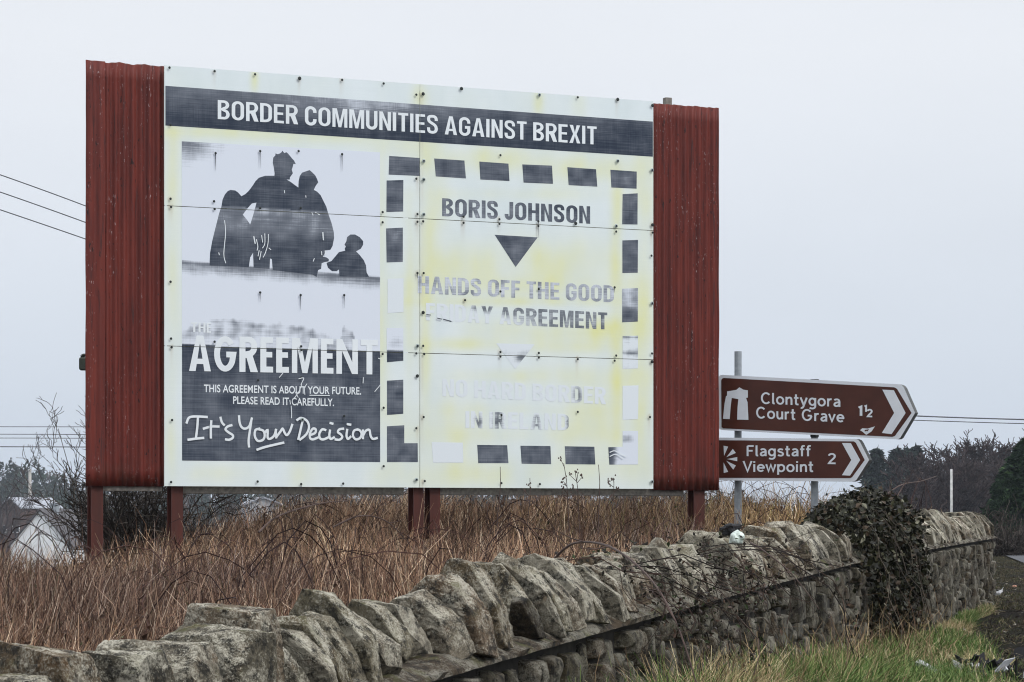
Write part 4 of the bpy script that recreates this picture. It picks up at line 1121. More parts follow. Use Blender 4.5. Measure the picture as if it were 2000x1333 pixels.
# screws, washers and black drips
for (u, v, k) in screws:
    a, b = BD.ab(u, v); i = (1 if a > SEAM_A else 0); j = int(b > SEAM_B[0]) + int(b > SEAM_B[1])
    if abs(a - SEAM_A) < .03: a += .016 if a > SEAM_A else -.016
    if not (.015 < a < BLEN - .015): a = min(max(a, .02), BLEN - .02)
    q = PRN.p[(i, j)]
    rad = (.0115, .0165, .018)[k]
    def disc(r0, y, mat, n=10, dome=.004):
        k0 = len(q['v'])
        for e in range(n): q['v'].append((a + r0 * math.cos(6.283 * e / n), -y, b + r0 * math.sin(6.283 * e / n)))
        for e in range(n): q['v'].append((a + r0 * .6 * math.cos(6.283 * e / n), -y - dome, b + r0 * .6 * math.sin(6.283 * e / n)))
        q['ink'] += [0] * (2 * n); q['st'] += [0] * (2 * n); q['ru'] += [0] * (2 * n)
        for e in range(n): q['f'].append((k0 + e, k0 + (e + 1) % n, k0 + n + (e + 1) % n, k0 + n + e)); q['m'].append(mat)
        q['f'].append(tuple(k0 + n + e for e in range(n))); q['m'].append(mat)
    if k == 2: disc(rad, .0165, MAT_R); disc(.009, .0245, MAT_S)
    else: disc(rad, .0165, MAT_S)
    if (u, v) in ((420, 300), (507, 296), (667, 302), (587, 407), (586, 577), (671, 577), (507, 572), (1050, 433), (671, 813), (978, 811), (587, 946), (814, 534), (1199, 562)):
        L = .05 + .12 * ((u * 13 + v) % 7) / 7; w = .0045
        k0 = len(q['v']); q['v'] += [(a - w, -.0148, b), (a + w, -.0148, b), (a + .0006, -.0148, b - L), (a - .0006, -.0148, b - L)]
        q['ink'] += [0] * 4; q['st'] += [0] * 4; q['ru'] += [0] * 4; q['f'].append((k0, k0 + 1, k0 + 2, k0 + 3)); q['m'].append(MAT_D)

bill = empty('billboard', (BD.o.x, BD.o.y, zfoot), BD.rz)
tag(bill, 'large faded roadside protest billboard on red steel posts with corrugated ends', 'billboard')
for (i, j), q in sorted(PRN.p.items()):
    me = bpy.data.meshes.new('printed_panel'); me.from_pydata(q['v'], [], q['f'])
    for m in (M_BOARD, M_INK, M_PRINT, M_SCREW, M_WASHER, M_DRIP, M_INKPALE): me.materials.append(m)
    me.polygons.foreach_set('material_index', q['m'])
    for k, key in (('ink', 'ink'), ('stain', 'st'), ('rust', 'ru')):
        at_ = me.attributes.new(k, 'FLOAT', 'POINT'); at_.data.foreach_set('value', q[key])
    link('printed_panel', me, bill)['label'] = [['dark panel with handwritten slogan and title lettering', 'panel with lower half of the family silhouette', 'panel with start of the heading and heads of the family'],
        ['palest panel with almost vanished lettering', 'panel with faded lettering under a dark triangle', 'panel with end of the heading and row of dark dashes']][i][j]

def corrugated(a0, a1, b0, b1, y, seed, ph=0.0, pitch=.0765, amp=.0125):
    n = int((a1 - a0) / pitch * 10); rows = 26; V = []
    for r in range(rows + 1):
        for k in range(n + 1):
            a = a0 + (a1 - a0) * k / n; b = b0 + (b1 - b0) * r / rows
            z = math.sin((a - a0) / pitch * 2 * math.pi + ph) * amp
            wob = noise.noise(Vector((a * 2 + seed, b * .9, seed))) * .012
            if r == rows: b += noise.noise(Vector((a * 9, seed, 0))) * .012 + z * .3
            if r == 0: b += noise.noise(Vector((a * 12, seed, 5))) * .006
            da = noise.noise(Vector((seed, b * 2.2, 1))) * .008 if k in (0, n) else 0
            V.append((a + da, y + z + wob, b))
    m = len(V); V += [(a, yy + .003, b) for (a, yy, b) in V]
    F = []
    w = n + 1
    for r in range(rows):
        for k in range(n):
            i = r * w + k; F.append((i, i + 1, i + w + 1, i + w)); F.append((m + i, m + i + w, m + i + w + 1, m + i + 1))
    for r in range(rows):
        for k in (0, n): i = r * w + k; F.append((i, i + w, m + i + w, m + i))
    for k in range(n):
        for r in (0, rows): i = r * w + k; F.append((i, i + 1, m + i + 1, m + i))
    me = bpy.data.meshes.new('corrugated_sheet'); me.from_pydata(V, [], F)
    me.materials.append(M_RED)
    me.polygons.foreach_set('use_smooth', [True] * len(F))
    bm = bmesh.new(); bm.from_mesh(me); bmesh.ops.recalc_face_normals(bm, faces=bm.faces); bm.to_mesh(me); bm.free()
    return link('corrugated_sheet', me, bill)
aL = BD.ab(168, 500, .015)[0]; aLs = BD.ab(198, 500, .045)[0]; aR = BD.ab(1404, 500, .02)[0]
corrugated(aLs, .02, BD.ab(250, 950)[1] + .0, BD.ab(250, 123)[1], .045, 3, .6)['label'] = 'corrugated sheet beside the heading, white flaked paint low down'
corrugated(aL, aLs + .03, BD.ab(185, 950)[1], BD.ab(185, 118)[1], .016, 9, 2.0, .09, .009)['label'] = 'narrow overlapping corrugated edge strip'
corrugated(BLEN + .004, aR, BD.ab(1340, 957)[1] - .005, BD.ab(1340, 206)[1], .02, 5, 1.1)['label'] = 'corrugated sheet next to the brown road signs'
def post(a0, w, dep, y0, foot=-2.0, top=2.9):
    mb = MB(); z0 = foot; t = .012
    mb.box(a0, a0 + w, y0, y0 + t, z0, top); mb.box(a0, a0 + w, y0 + dep - t, y0 + dep, z0, top); mb.box(a0 + w / 2 - .006, a0 + w / 2 + .006, y0 + t, y0 + dep - t, z0, top)
    return mb.build('steel_post', M_REDPOST, bill)
for u0, w in ((170, .105), (326, .105), (797, .10), (829, .10), (1343, .115)):
    post(BD.ab(u0, 980, .18)[0], w, .13, .05)
for b0, b1, y in ((-.065, .075, .072), (1.17, 1.27, .085), (2.39, 2.49, .085), (3.5, 3.6, .085)):
    for a0, a1 in ((aL + .16, BD.ab(322, 970)[0]), (BD.ab(352, 970)[0], BD.ab(795, 970)[0]), (BD.ab(852, 970)[0], BD.ab(1342, 970)[0])):
        mb = MB(); mb.box(a0, a1, y, y + .07, b0 + (.02 if a0 < -.1 else 0), b1); mb.build('timber_rail', M_WOOD, bill, bevel=.004)
mb = MB(); mb.box(SEAM_A - .05, SEAM_A + .05, .014, .045, .06, 3.6); mb.build('timber_upright', M_WOOD, bill)
mb = MB(); a = BD.ab(1326, 200)[0]; mb.box(a - .035, a + .035, .2, .26, 2.6, BD.ab(1326, 189)[1] + .02); mb.build('timber_upright', M_WOOD, bill, bevel=.004)

# ------------------------------------------------------------------ brown direction signs
SP = Board((at(1400, 940, 26.3).x, 26.3, 0), (math.cos(math.radians(-25)), math.sin(math.radians(-25))))
def c5(pts): return [(1380 + x / 3.332, 660 + y / 3.332) for x, y in pts]
sign_root = empty('direction_sign', (SP.o.x, SP.o.y, 0), SP.rz)
tag(sign_root, 'pair of brown tourist direction signs with white arrows on two grey posts', 'road sign')
class SignMesh:
    def __init__(s): s.v = []; s.f = []; s.m = []; s.k = 0
    def flat(s, contours, y, mat):
        bm = fill([[[SP.ab(*p) for p in c] for c in contours]]); s.bm(bm, y, mat)
    def bm(s, bm, y, mat):
        b = len(s.v); bm.verts.index_update()
        for v in bm.verts: s.v.append((v.co.x, -y - v.co.z, v.co.y))
        for f in bm.faces: s.f.append(tuple(b + v.index for v in f.verts)); s.m.append(mat)
        bm.free()
    def slab(s, pts, y0, y1, mat):
        q = [SP.ab(*p) for p in pts]; n = len(q); b = len(s.v)
        s.v += [(x, -y1, z) for x, z in q] + [(x, -y0, z) for x, z in q]
        s.f.append(tuple(range(b, b + n))); s.f.append(tuple(range(b + 2 * n - 1, b + n - 1, -1))); s.m += [mat, mat]
        for i in range(n): s.f.append((b + i, b + n + i, b + n + (i + 1) % n, b + (i + 1) % n)); s.m.append(mat)
    def text(s, word, p0, p1, cap, y, mat=2, th=.155):
        segs, x = [], 0
        for ch in word:
            if ch == ' ': x += .42; continue
            st, w = sign_glyph(ch)
            for pth in st: segs.append([(px + x, py) for px, py in pth])
            x += w + .115
        x -= .115
        a0, b0 = SP.ab(*p0); a1, b1 = SP.ab(*p1); sx = (a1 - a0) / x
        for pth in segs:
            s.k += 1
            poly = stroke(dedupe(pth), th); n = len(poly) // 2; b = len(s.v); z = y + (s.k % 9) * .0007
            for i, (px, py) in enumerate(poly): s.v.append((a0 + px * sx, -z - (i if i < n else 2 * n - 1 - i) * 1e-5, b0 + (b1 - b0) * px / x + py * cap))
            for i in range(n - 1): s.f.append((b + i, b + 2 * n - 1 - i, b + 2 * n - 2 - i, b + i + 1)); s.m.append(mat)
    def build(s):
        me = bpy.data.meshes.new('sign_board'); me.from_pydata(s.v, [], s.f)
        for m in (M_SIGNBACK, M_SIGNBROWN, M_SIGNWHITE, M_BLACK): me.materials.append(m)
        me.polygons.foreach_set('material_index', s.m)
        return link('sign_board', me, sign_root)
S = SignMesh()
outer = [(80,252),(90,244),(105,242),(1255,303),(1272,310),(1285,325),(1357,490),(1262,650),(1250,659),(1235,660),(95,600),(80,590)]
S.slab(c5(outer), -.10, 0, 0); S.flat([c5(outer)], .0015, 2)
S.flat([c5([(96,280),(100,268),(112,262),(1222,323),(1240,333),(1335,490),(1226,640),(1210,645),(110,590),(98,582)])], .0035, 1)
S.flat([c5([(1145,338),(1220,342),(1297,490),(1205,628),(1142,620),(1222,490)])], .0055, 2)
S.flat([c5([(108,528),(118,430),(128,380),(135,378),(135,350),(195,340),(215,323),(240,338),(270,343),(270,390),(258,392),(268,420),(274,535),(200,533),(203,455),(208,400),(165,392),(158,450),(152,530)])], .0055, 2)
S.flat([c5([(1000,602),(1015,590),(1050,592),(1097,577),(1075,610),(1040,633),(1020,615)])], .0055, 2)
S.flat([c5([(1030,600),(1060,596),(1048,610),(1040,606),(1032,612)])], .0070, 1)
S.text('Clontygora', *c5([(358, 429), (874, 451)]), .107, .0055); S.text('Court Grave', *c5([(328, 523), (897, 552)]), .107, .0055)
S.text('1', *c5([(990, 508), (1016, 509)]), .093, .0055, th=.2); S.text('1', *c5([(1029, 482), (1046, 483)]), .062, .0055, th=.22); S.text('2', *c5([(1047, 516), (1083, 517)]), .075, .0055, th=.2)
S.build()['label'] = 'upper, longer sign board with ancient tomb symbol'
S = SignMesh()
outer = [(70,650),(975,659),(990,666),(1000,680),(1058,796),(975,926),(962,934),(945,936),(70,928)]
S.slab(c5(outer), -.10, 0, 0); S.flat([c5(outer)], .0015, 2)
S.flat([c5([(70,667),(960,675),(972,684),(1030,796),(948,908),(936,914),(70,912)])], .0035, 1)
S.flat([c5([(882,685),(940,686),(1001,796),(935,898),(882,895),(943,796)])], .0055, 2)
for r in ([(112,703),(142,709),(115,770)], [(130,778),(172,724),(192,750)], [(133,790),(201,777),(201,804)], [(130,801),(192,832),(175,859)], [(112,812),(142,873),(113,881)]): S.flat([c5(r)], .0055, 2)
S.text('Flagstaff', *c5([(262, 771), (680, 772)]), .104, .0055); S.text('Viewpoint', *c5([(240, 873), (697, 874)]), .104, .0055); S.text('2', *c5([(793, 822), (845, 823)]), .104, .0055)
S.build()['label'] = 'lower, shorter sign board with viewpoint fan symbol'
for u, top in ((1441.5, 685), (1591, 742)):
    yb = .14; a = SP.ab(u, 900, yb)[0]
    foot = ground_z(*(SP.o + SP.d * a - SP.n * yb).to_2d()) - .2
    mb = MB(); mb.tube([(a, yb, float(foot)), (a, yb, SP.ab(u, top)[1])], .036, 14); p = mb.build('signpost', M_GALV, sign_root, smooth_shade=False)
    for v in (760, 835, 870, 925) + ((744, 851) if u > 1500 else ()):
        z = SP.ab(u, v, yb)[1]
        if v < top: continue
        mb = MB(); h = .018 if v not in (744, 851) else .013
        mb.tube([(a, yb, z - h), (a, yb, z + h)], .042, 14); mb.box(a - .03, a + .03, .1015, .12, z - h * .9, z + h * .9)
        mb.build('clamp', M_SIGNBACK, sign_root)

# ------------------------------------------------------------------ plants on and by the wall
def ivy():
    n = 15000
    y = RNG.normal(18.35, .62, n); y = np.clip(y, 16.9, 19.9)
    prof = 1 - ((y - 18.3) / 2.15) ** 2; prof = np.clip(prof, .05, 1)
    ph = RNG.uniform(-.35, 1.0, n)           # around the section: behind, over the top, down the road face
    top = ledge_z(y) + .23 + .13 * prof + .04 * np.sin(y * 7.3) * prof
    X = np.zeros(n); Z = np.zeros(n)
    face = ph > .25
    k = np.clip((ph + .35) / .6, 0, 1)
    X[~face] = (-.38 + .3 * k)[~face]; Z[~face] = (top - .14 * (1 - np.sin(k * 2.6)))[~face]
    f = np.clip((ph - .25) / .75, 0, 1)
    drop = (.95 * prof + .05) * (.85 + .3 * np.sin(y * 5.1))
    X[face] = (-.05 + .17 * np.sqrt(f) * prof)[face]; Z[face] = (top - .06 - f * drop)[face]
    p = np.stack([wall_x(y) + X, y, Z], 1)
    p += RNG.normal(size=(n, 3)) * np.array([.045, .03, .035]) + np.array([noise.noise_vector(Vector(q) * 3.0) for q in p]) * .07
    p[:, 2] = np.maximum(p[:, 2], ground_z(p[:, 0], p[:, 1]) + .02)
    c = pal([(.012, .012, .008), (.022, .023, .012), (.042, .042, .02), (.06, .043, .028), (.16, .155, .11)], [7, 5, 2.2, 2.4, 1.3], n)
    e = 1300
    ye = RNG.uniform(16.5, 17.6, e); xe = wall_x(ye) - RNG.uniform(.05, .33, e); ze = ledge_z(ye) + .24 + RNG.normal(size=e) * .03 + .09 * (ye - 16.5) / 1.1
    y2 = RNG.normal(18.3, .95, e); x2 = wall_x(y2) + RNG.uniform(-.02, .06, e); z2 = ledge_z(y2) + .2 - RNG.random(e) ** 1.6 * .75
    p = np.concatenate([p, np.stack([xe, ye, ze], 1), np.stack([x2, y2, np.maximum(z2, .05)], 1)]); c = np.concatenate([c, c[:e], c[-e:]]); n = len(p)
    parts = [leaf_quads(p, RNG.uniform(.022, .052, n), c, .5, .8)]
    root = empty('ivy_clump', (float(wall_x(18.3)), 18.3, float(ledge_z(18.3))))
    tag(root, 'dark ivy mound draped over the stone wall beyond the road signs', 'ivy')
    o = np.array(root.location)
    V, F, C = parts[0]
    link('leaves', mesh_np('leaves', V - o, F, M_LEAF, col=C), root)
    m = 60
    y0 = RNG.normal(18.3, .7, m); t = np.linspace(0, 1, 8)
    L = RNG.uniform(.4, 1.0, m)
    P = np.stack([wall_x(y0)[:, None] - .15 + .3 * np.sqrt(t)[None] + 0 * y0[:, None], y0[:, None] + RNG.normal(size=(m, 1)) * .5 * t, (ledge_z(y0) + .32)[:, None] - L[:, None] * t ** 1.5], -1)
    P += RNG.normal(size=P.shape) * .025
    P[:, :, 2] = np.maximum(P[:, :, 2], .03)
    V, F = tubes(P, np.repeat(RNG.uniform(.0018, .004, m)[:, None], 8, 1), 3)
    link('stems', mesh_np('stems', V - o, F, M_TWIG, col=np.repeat(pal([(.035, .028, .022), (.09, .075, .055)], [4, 1], m), 24, 0)), root)
ivy()

def bramble(name, label, yc, sy, n, reach, up, leafn):
    root = empty(name, (float(wall_x(yc)), yc, float(ledge_z(yc)))); tag(root, label, 'bramble')
    o = np.array(root.location)
    y0 = RNG.normal(yc, sy, n); t = np.linspace(0, 1, 9)
    L = RNG.uniform(.4, 1, n) * reach; U = RNG.uniform(.3, 1, n) * up
    start = -RNG.uniform(.25, .6, n)
    P = np.stack([wall_x(y0)[:, None] + start[:, None] + (.70 * RNG.uniform(.6, 1.05, (n, 1))) * np.minimum(1, t * 1.5)[None], y0[:, None] + RNG.normal(size=(n, 1)) * .28 * t,
                  (ledge_z(y0) + .17)[:, None] + U[:, None] * np.sin(np.minimum(t * 2.4, 3.1))[None] - L[:, None] * np.maximum(0, t - .35)[None] * 1.5], -1)
    P[:, 1:] += np.cumsum(RNG.normal(size=(n, 8, 3)) * .018, 1)
    P[:, :, 2] = np.maximum(P[:, :, 2], .03)
    R = np.repeat(RNG.uniform(.0015, .0032, n)[:, None], 9, 1)
    lst = grow(P, R, [(2, .28, .9, .7, -.15, .2)], 4)
    V, F, C = pack_tubes(lst, lambda k: pal([(.02, .015, .014), (.05, .032, .026), (.1, .07, .055)], [5, 4, 1.2], k), 3, .001)
    link('canes', mesh_np('canes', V - o, F, M_TWIG, col=C), root)
    q = P.reshape(-1, 3)[RNG.integers(0, n * 9, leafn)] + RNG.normal(size=(leafn, 3)) * .05
    V, F, C = leaf_quads(q, RNG.uniform(.012, .028, leafn), pal([(.018, .016, .012), (.04, .03, .025), (.03, .042, .016), (.08, .05, .035)], [5, 4, 2, 2], leafn), .4, .6)
    link('leaves', mesh_np('leaves', V - o, F, M_LEAF, col=C), root)
bramble('bramble', 'dark dead bramble spilling over the coping in front of the billboard end', 11.05, .3, 15, .4, .04, 700)
bramble('bramble', 'dark bramble tangle on the wall top around the white bag', 12.3, .3, 14, .28, .04, 700)
bramble('bramble', 'thin bramble sprays hanging down the wall below the slate stone', 13.6, .4, 7, .55, .03, 70)

def cane(pts, r, label):
    mb = MB(); q = []
    P = [Vector(p) for p in pts]
    for i in range(len(P) - 1):
        p0, p1, p2, p3 = P[max(i - 1, 0)], P[i], P[i + 1], P[min(i + 2, len(P) - 1)]
        for k in range(6):
            t = k / 6; q.append(.5 * (2 * p1 + (p2 - p0) * t + (2 * p0 - 5 * p1 + 4 * p2 - p3) * t * t + (3 * p1 - p0 - 3 * p2 + p3) * t ** 3))
    q.append(P[-1]); rs = [r * (1 - .55 * i / (len(q) - 1)) for i in range(len(q))]
    b = q[0].copy(); mb.tube([x - b for x in q], rs, 6)
    for i in range(4, len(q) - 3, 4):
        d = Vector((random.uniform(-1, 1), random.uniform(-.5, .5), random.uniform(-.2, 1))).normalized()
        mb.tube([q[i] - b, q[i] - b + d * .05, q[i] - b + d * .11 + Vector((0, 0, .015))], [r * .5, r * .35, r * .2], 4)
    tag(mb.build('bramble_cane', M_CANE, None, b), label, 'bramble cane')
M_CANE = plain('cane_bark', (0.075, 0.048, 0.04), 0.7, 0.4, 30)
cane([at(1075, 1100, 10.6), at(1120, 1062, 10.2), at(1190, 1068, 9.6), at(1265, 1125, 9.0), at(1320, 1215, 8.6), at(1362, 1340, 8.5)], .0055, 'long arching bramble cane hanging in front of the near wall face')
cane([at(1465, 1060, 12.4), at(1490, 1075, 12.1), at(1545, 1120, 11.9), at(1600, 1190, 11.8)], .004, 'short dark cane trailing from the wall beside the white bag')
cane([at(505, 1040, 19), at(545, 1008, 19.3), at(620, 985, 19.8), at(680, 978, 20.2)], .008, 'dark cane rising over the brush under the billboard lettering')
cane([at(650, 1030, 18.5), at(705, 1008, 18.6), at(760, 1022, 18.7), at(818, 1085, 18.8)], .007, 'dark hooped cane beside the middle billboard posts')
cane([at(1700, 992, 20.2), at(1755, 950, 20.8), at(1800, 940, 21.4), at(1830, 930, 22)], .006, 'bare forked cane sticking up beyond the ivy mound')
cane([at(1742, 985, 20), at(1755, 965, 20.1), at(1768, 943, 20.2)], .007, 'pale straight cane poking from the ivy mound')

def weed(u, v, Y, label, heads, lean):
    p = at(u, v, Y); g = float(ground_z(p.x, p.y)); mb = MB(); H = p.z - g
    base = Vector((p.x - lean, p.y, g))
    f = lambda t: Vector((lean * t ** 1.6 + .01 * math.sin(t * 9), 0, H * t))
    mb.tube([f(k / 8) for k in range(9)], [.0065 - .004 * k / 8 for k in range(9)], 5)
    for k in range(heads):
        t = random.uniform(.72, 1.0); q = f(t); d = Vector((random.uniform(-1, 1), random.uniform(-1, 1), random.uniform(.3, 1.2))).normalized() * random.uniform(.04, .10)
        mb.tube([q, q + d * .6, q + d], [.003, .0025, .002], 4)
        for _ in range(5):
            c = q + d + Vector([random.gauss(0, .011) for _ in range(3)]); mb.tube([c, c + Vector((0, 0, .014))], [.007, .003], 5)
    tag(mb.build('dry_weed', M_CANE, None, base), label, 'dead weed', 'dead weeds in front of the billboard')
weed(1100, 905, 22.4, 'tallest dead weed leaning across the bottom dash of the billboard', 5, -.09)
weed(1122, 920, 22.3, 'dead weed with seed heads close beside the tallest weed', 6, -.08)
weed(1034, 934, 22.5, 'dead weed with dark flat seed head below the dashes', 6, .02)
weed(1198, 936, 22.6, 'dead weed with seed head near the far billboard end', 6, .03)
weed(976, 912, 22.2, 'thin bare dead stalk under the first bottom dash', 0, .02)
weed(1168, 908, 22.2, 'thin bare dead stalk under the last full dash', 0, -.02)

# ------------------------------------------------------------------ litter
def crumple(label, name, cat, loc, sx, sy, sz, mat, seed, amp=.35, sub=3, rz=0):
    bm = bmesh.new(); bmesh.ops.create_icosphere(bm, subdivisions=sub, radius=1)
    for v in bm.verts:
        q = v.co * 1.7 + Vector((seed, seed * 2, 0)); k = 1 + amp * noise.noise(q) + amp * .6 * abs(noise.noise(q * 2.3)) - amp * .35 * abs(noise.noise(q * 5))
        v.co = Vector((v.co.x * sx * k, v.co.y * sy * k, max(v.co.z * k, -.75) * sz))
    me = bpy.data.meshes.new(name); bm.to_mesh(me); bm.free(); me.materials.append(mat)
    o = link(name, me, None, loc); o.rotation_euler = (0, 0, rz); tag(o, label, cat)
    return o
M_BAG = plain('thin_white_bag', (0.55, 0.62, 0.57), 0.35, 0.2, 20)
p = at(1440, 1052, 12.5); crumple('crumpled white plastic bag caught on top of the stone wall', 'plastic_bag', 'plastic bag', p, .032, .05, .036, M_BAG, 1.0)
p = at(1428, 1036, 12.8); crumple('torn black plastic bag behind the white bag on the wall', 'plastic_bag', 'plastic bag', p, .045, .06, .035, M_BLACK, 4.0, .5)
def on_ground(u, v, lift=0.0):
    Y = 20.0
    for _ in range(30):
        x = (u - 1000) * Y / FPX; z = float(ground_z(x, Y)) + lift; Y = (CAM_Z - z) * FPX / (v - HORIZON)
    return Vector(((u - 1000) * Y / FPX, Y, z)), Y
def px_prism(contour, th, lift, mat, name, label, cat, tilt=.35, yoff=0):
    """a flat broken piece with thickness lying on the ground, its far edge raised"""
    q = []
    vmax = max(v for _, v in contour); uc = sum(u for u, _ in contour) / len(contour)
    b, Y0 = on_ground(uc, vmax)
    for u, v in contour:
        Y = Y0 + (vmax - v) * Y0 / FPX * (1 / math.tan(tilt))
        q.append(Vector(((u - 1000) * Y / FPX, Y, CAM_Z - (v - HORIZON) * Y / FPX)) - b)
    n = len(q); dn = Vector((0, th * .5, -th)); 
    mb = MB(); mb.add([x + Vector((0, 0, lift)) for x in q] + [x + dn + Vector((0, 0, lift)) for x in q], [tuple(range(n)), tuple(range(2 * n - 1, n - 1, -1))] + [(i, (i + 1) % n, n + (i + 1) % n, n + i) for i in range(n)])
    o = mb.build(name, mat, None, b); tag(o, label, cat); return o
def c4(pts): return [(1700 + x / 4.71, 1050 + y / 4.71) for x, y in pts]
px_prism(c4([(415,1180),(445,1155),(480,1165),(520,1190),(600,1235),(660,1280),(705,1315),(695,1333),(640,1300),(560,1255),(500,1215),(460,1195)]), .02, .02, M_WHITEPL, 'broken_trim', 'long pale broken plastic trim lying in the grass edge', 'broken trim', .8)
px_prism(c4([(530,1260),(560,1258),(640,1310),(700,1345),(640,1345),(570,1300)]), .02, .0, M_GREYPL, 'broken_trim', 'grey broken trim piece just below the long pale trim', 'broken trim', .8)
px_prism(c4([(455,1105),(500,1100),(560,1115),(600,1120),(610,1140),(560,1140),(500,1130)]), .015, .01, M_BLACK, 'plastic_fragment', 'flat black plastic fragment behind the long pale trim', 'plastic fragment', .8)
px_prism(c4([(335,1190),(370,1185),(400,1215),(430,1235),(470,1255),(440,1262),(380,1240),(340,1235)]), .02, .01, M_BLACK, 'plastic_fragment', 'black plastic fragment at the grassy end of the pale trim', 'plastic fragment', .8)
px_prism(c4([(235,1110),(300,1108),(325,1140),(310,1145),(255,1122),(250,1165),(235,1165)]), .01, .01, M_BLACK, 'plastic_fragment', 'bent thin black strip lying in the grass', 'plastic fragment', .8)
px_prism(c4([(955,1120),(985,1122),(1060,1142),(1065,1156),(1010,1148),(960,1135)]), .015, .01, M_WHITEPL, 'plastic_fragment', 'short white strip on the mud near the black debris heap', 'plastic fragment', .8)
px_prism(c4([(840,1275),(860,1250),(905,1240),(915,1262),(880,1290)]), .03, .01, M_BLACK, 'plastic_fragment', 'small pointed black fragment beside the thin rod', 'plastic fragment', .9)
px_prism(c4([(1125,1240),(1140,1200),(1172,1195),(1172,1235),(1150,1270)]), .04, .01, M_BLACK, 'plastic_fragment', 'upright black fragment on the muddy verge', 'plastic fragment', 1.2)
px_prism(c4([(1310,1100),(1325,1030),(1360,1008),(1430,1010),(1440,1115),(1390,1125)]), .1, .0, M_BLACK, 'plastic_fragment', 'large black lump at the very edge of the muddy verge', 'plastic fragment', 1.3)
p, Y = on_ground(1924, 1322); mb = MB(); rs = random.Random(5)
for k in range(70):
    c = Vector((rs.gauss(0, .085), rs.gauss(0, .28), abs(rs.gauss(0, .035)) + .01)); d1 = Vector((rs.gauss(0, 1), rs.gauss(0, 1), rs.gauss(0, .6))).normalized() * rs.uniform(.02, .075)
    d2 = d1.cross(Vector((rs.gauss(0, 1), rs.gauss(0, 1), rs.gauss(0, 1)))).normalized() * rs.uniform(.008, .03); d3 = d1.cross(d2).normalized() * .005
    vs = [c - d1 - d2 * .4, c + d1 * .6 - d2, c + d1 + d2 * .5, c - d1 * .3 + d2]
    mb.add([v - d3 for v in vs] + [v + d3 for v in vs], [(3, 2, 1, 0), (4, 5, 6, 7), (0, 1, 5, 4), (1, 2, 6, 5), (2, 3, 7, 6), (3, 0, 4, 7)], 1 if rs.random() < .16 else 0)
tag(mb.build('debris_heap', [M_BLACK, M_GREYPL], None, p), 'heap of shattered black and grey plastic debris on the mud', 'debris', kind='stuff')
p, Y = on_ground(1884, 1240); crumple('small white paper scrap lying on the grass edge', 'paper_scrap', 'litter', p + Vector((0, 0, .03)), .014, .03, .022, M_WHITEPL, 2.0, .3, 2)
p, Y = on_ground(1890, 1243); crumple('small black lump beside the white paper scrap', 'plastic_fragment', 'plastic fragment', p + Vector((0, 0, .02)), .022, .05, .02, M_BLACK, 3.0, .3, 2)
p, Y = on_ground(1981, 1149); crumple('orange and pale crushed can on the far verge', 'crushed_can', 'can', p + Vector((0, 0, .02)), .035, .04, .02, plain('orange_can', (.4, .2, .13), .5, .5, 30), 5.0, .3, 2)
p, Y = on_ground(1677, 1320); crumple('white scrap half hidden in the nearest grass', 'paper_scrap', 'litter', p + Vector((0, -.3, .12)), .013, .02, .016, M_WHITEPL, 6.0, .4, 2)
p, Y = on_ground(1835, 1277); p2, _ = on_ground(1905, 1330)
mb = MB(); mb.tube([Vector((0, 0, .05)), (p2 - p) * .5 + Vector((0, 0, .03)), (p2 - p) + Vector((0, 0, .02))], [.006, .007, .006], 6); tag(mb.build('thin_rod', M_WOOD, None, p), 'thin grey rod lying from grass to black debris', 'rod')
# white broken bumper piece by the end of the wall
b, Y = on_ground(1942, 1165); mb = MB()
def w4(x, y, lift=0): u, v = c4([(x, y)])[0]; return Vector(((u - 1000) * Y / FPX - b.x, (0 if y > 500 else .12), CAM_Z - (v - HORIZON) * Y / FPX - b.z))
mb.tube([w4(1005, 385), w4(1030, 410), w4(1070, 470), w4(1115, 510), w4(1175, 515), w4(1220, 500), w4(1240, 460)], [.010, .014, .018, .026, .028, .02, .008], 6)
mb.tube([w4(968, 492), w4(1040, 525), w4(1110, 540), w4(1200, 545), w4(1285, 538)], [.008, .012, .013, .011, .006], 6)
tag(mb.build('bumper_piece', M_WHITEPL, None, b), 'curved white broken bumper lying by the end of the wall', 'bumper piece')

# ------------------------------------------------------------------ left distance: pole, shrub, wires, houses
def bare_bush(name, label, cat, base, H, nst, spread, col, spec, rmin, r0, lean=(0, 0)):
    root = empty(name, base); tag(root, label, cat)
    t = np.linspace(0, 1, 6)
    d = RNG.normal(size=(nst, 3)) * spread; d[:, 2] = 1; d[:, 0] += lean[0]; d[:, 1] += lean[1]; d /= np.linalg.norm(d, axis=1)[:, None]
    L = RNG.uniform(.65, 1.0, nst) * H
    P = (d[:, None] * t[None, :, None] + (RNG.normal(size=(nst, 1, 3)) * .12) * (t ** 2)[None, :, None]) * L[:, None, None]
    P[:, 1:] += RNG.normal(size=(nst, 5, 3)) * .02 * H * .4
    R = r0 * (1 - .7 * t)[None] * RNG.uniform(.6, 1, (nst, 1))
    V, F, C = pack_tubes(grow(P, R, spec, 5), col, 3, rmin)
    link('branches', mesh_np('branches', V, F, M_TWIG, col=C), root)
    return root
greyb = lambda k: pal([(.055, .045, .045), (.09, .075, .07), (.04, .035, .03)], [4, 3, 3], k)
darkb = lambda k: pal([(.03, .025, .022), (.06, .05, .043), (.11, .095, .08)], [5, 4, 1.5], k)
def gbase(u, Y, dz=-.05): x = (u - 1000) * Y / FPX; return Vector((x, Y, float(ground_z(x, Y)) + dz))
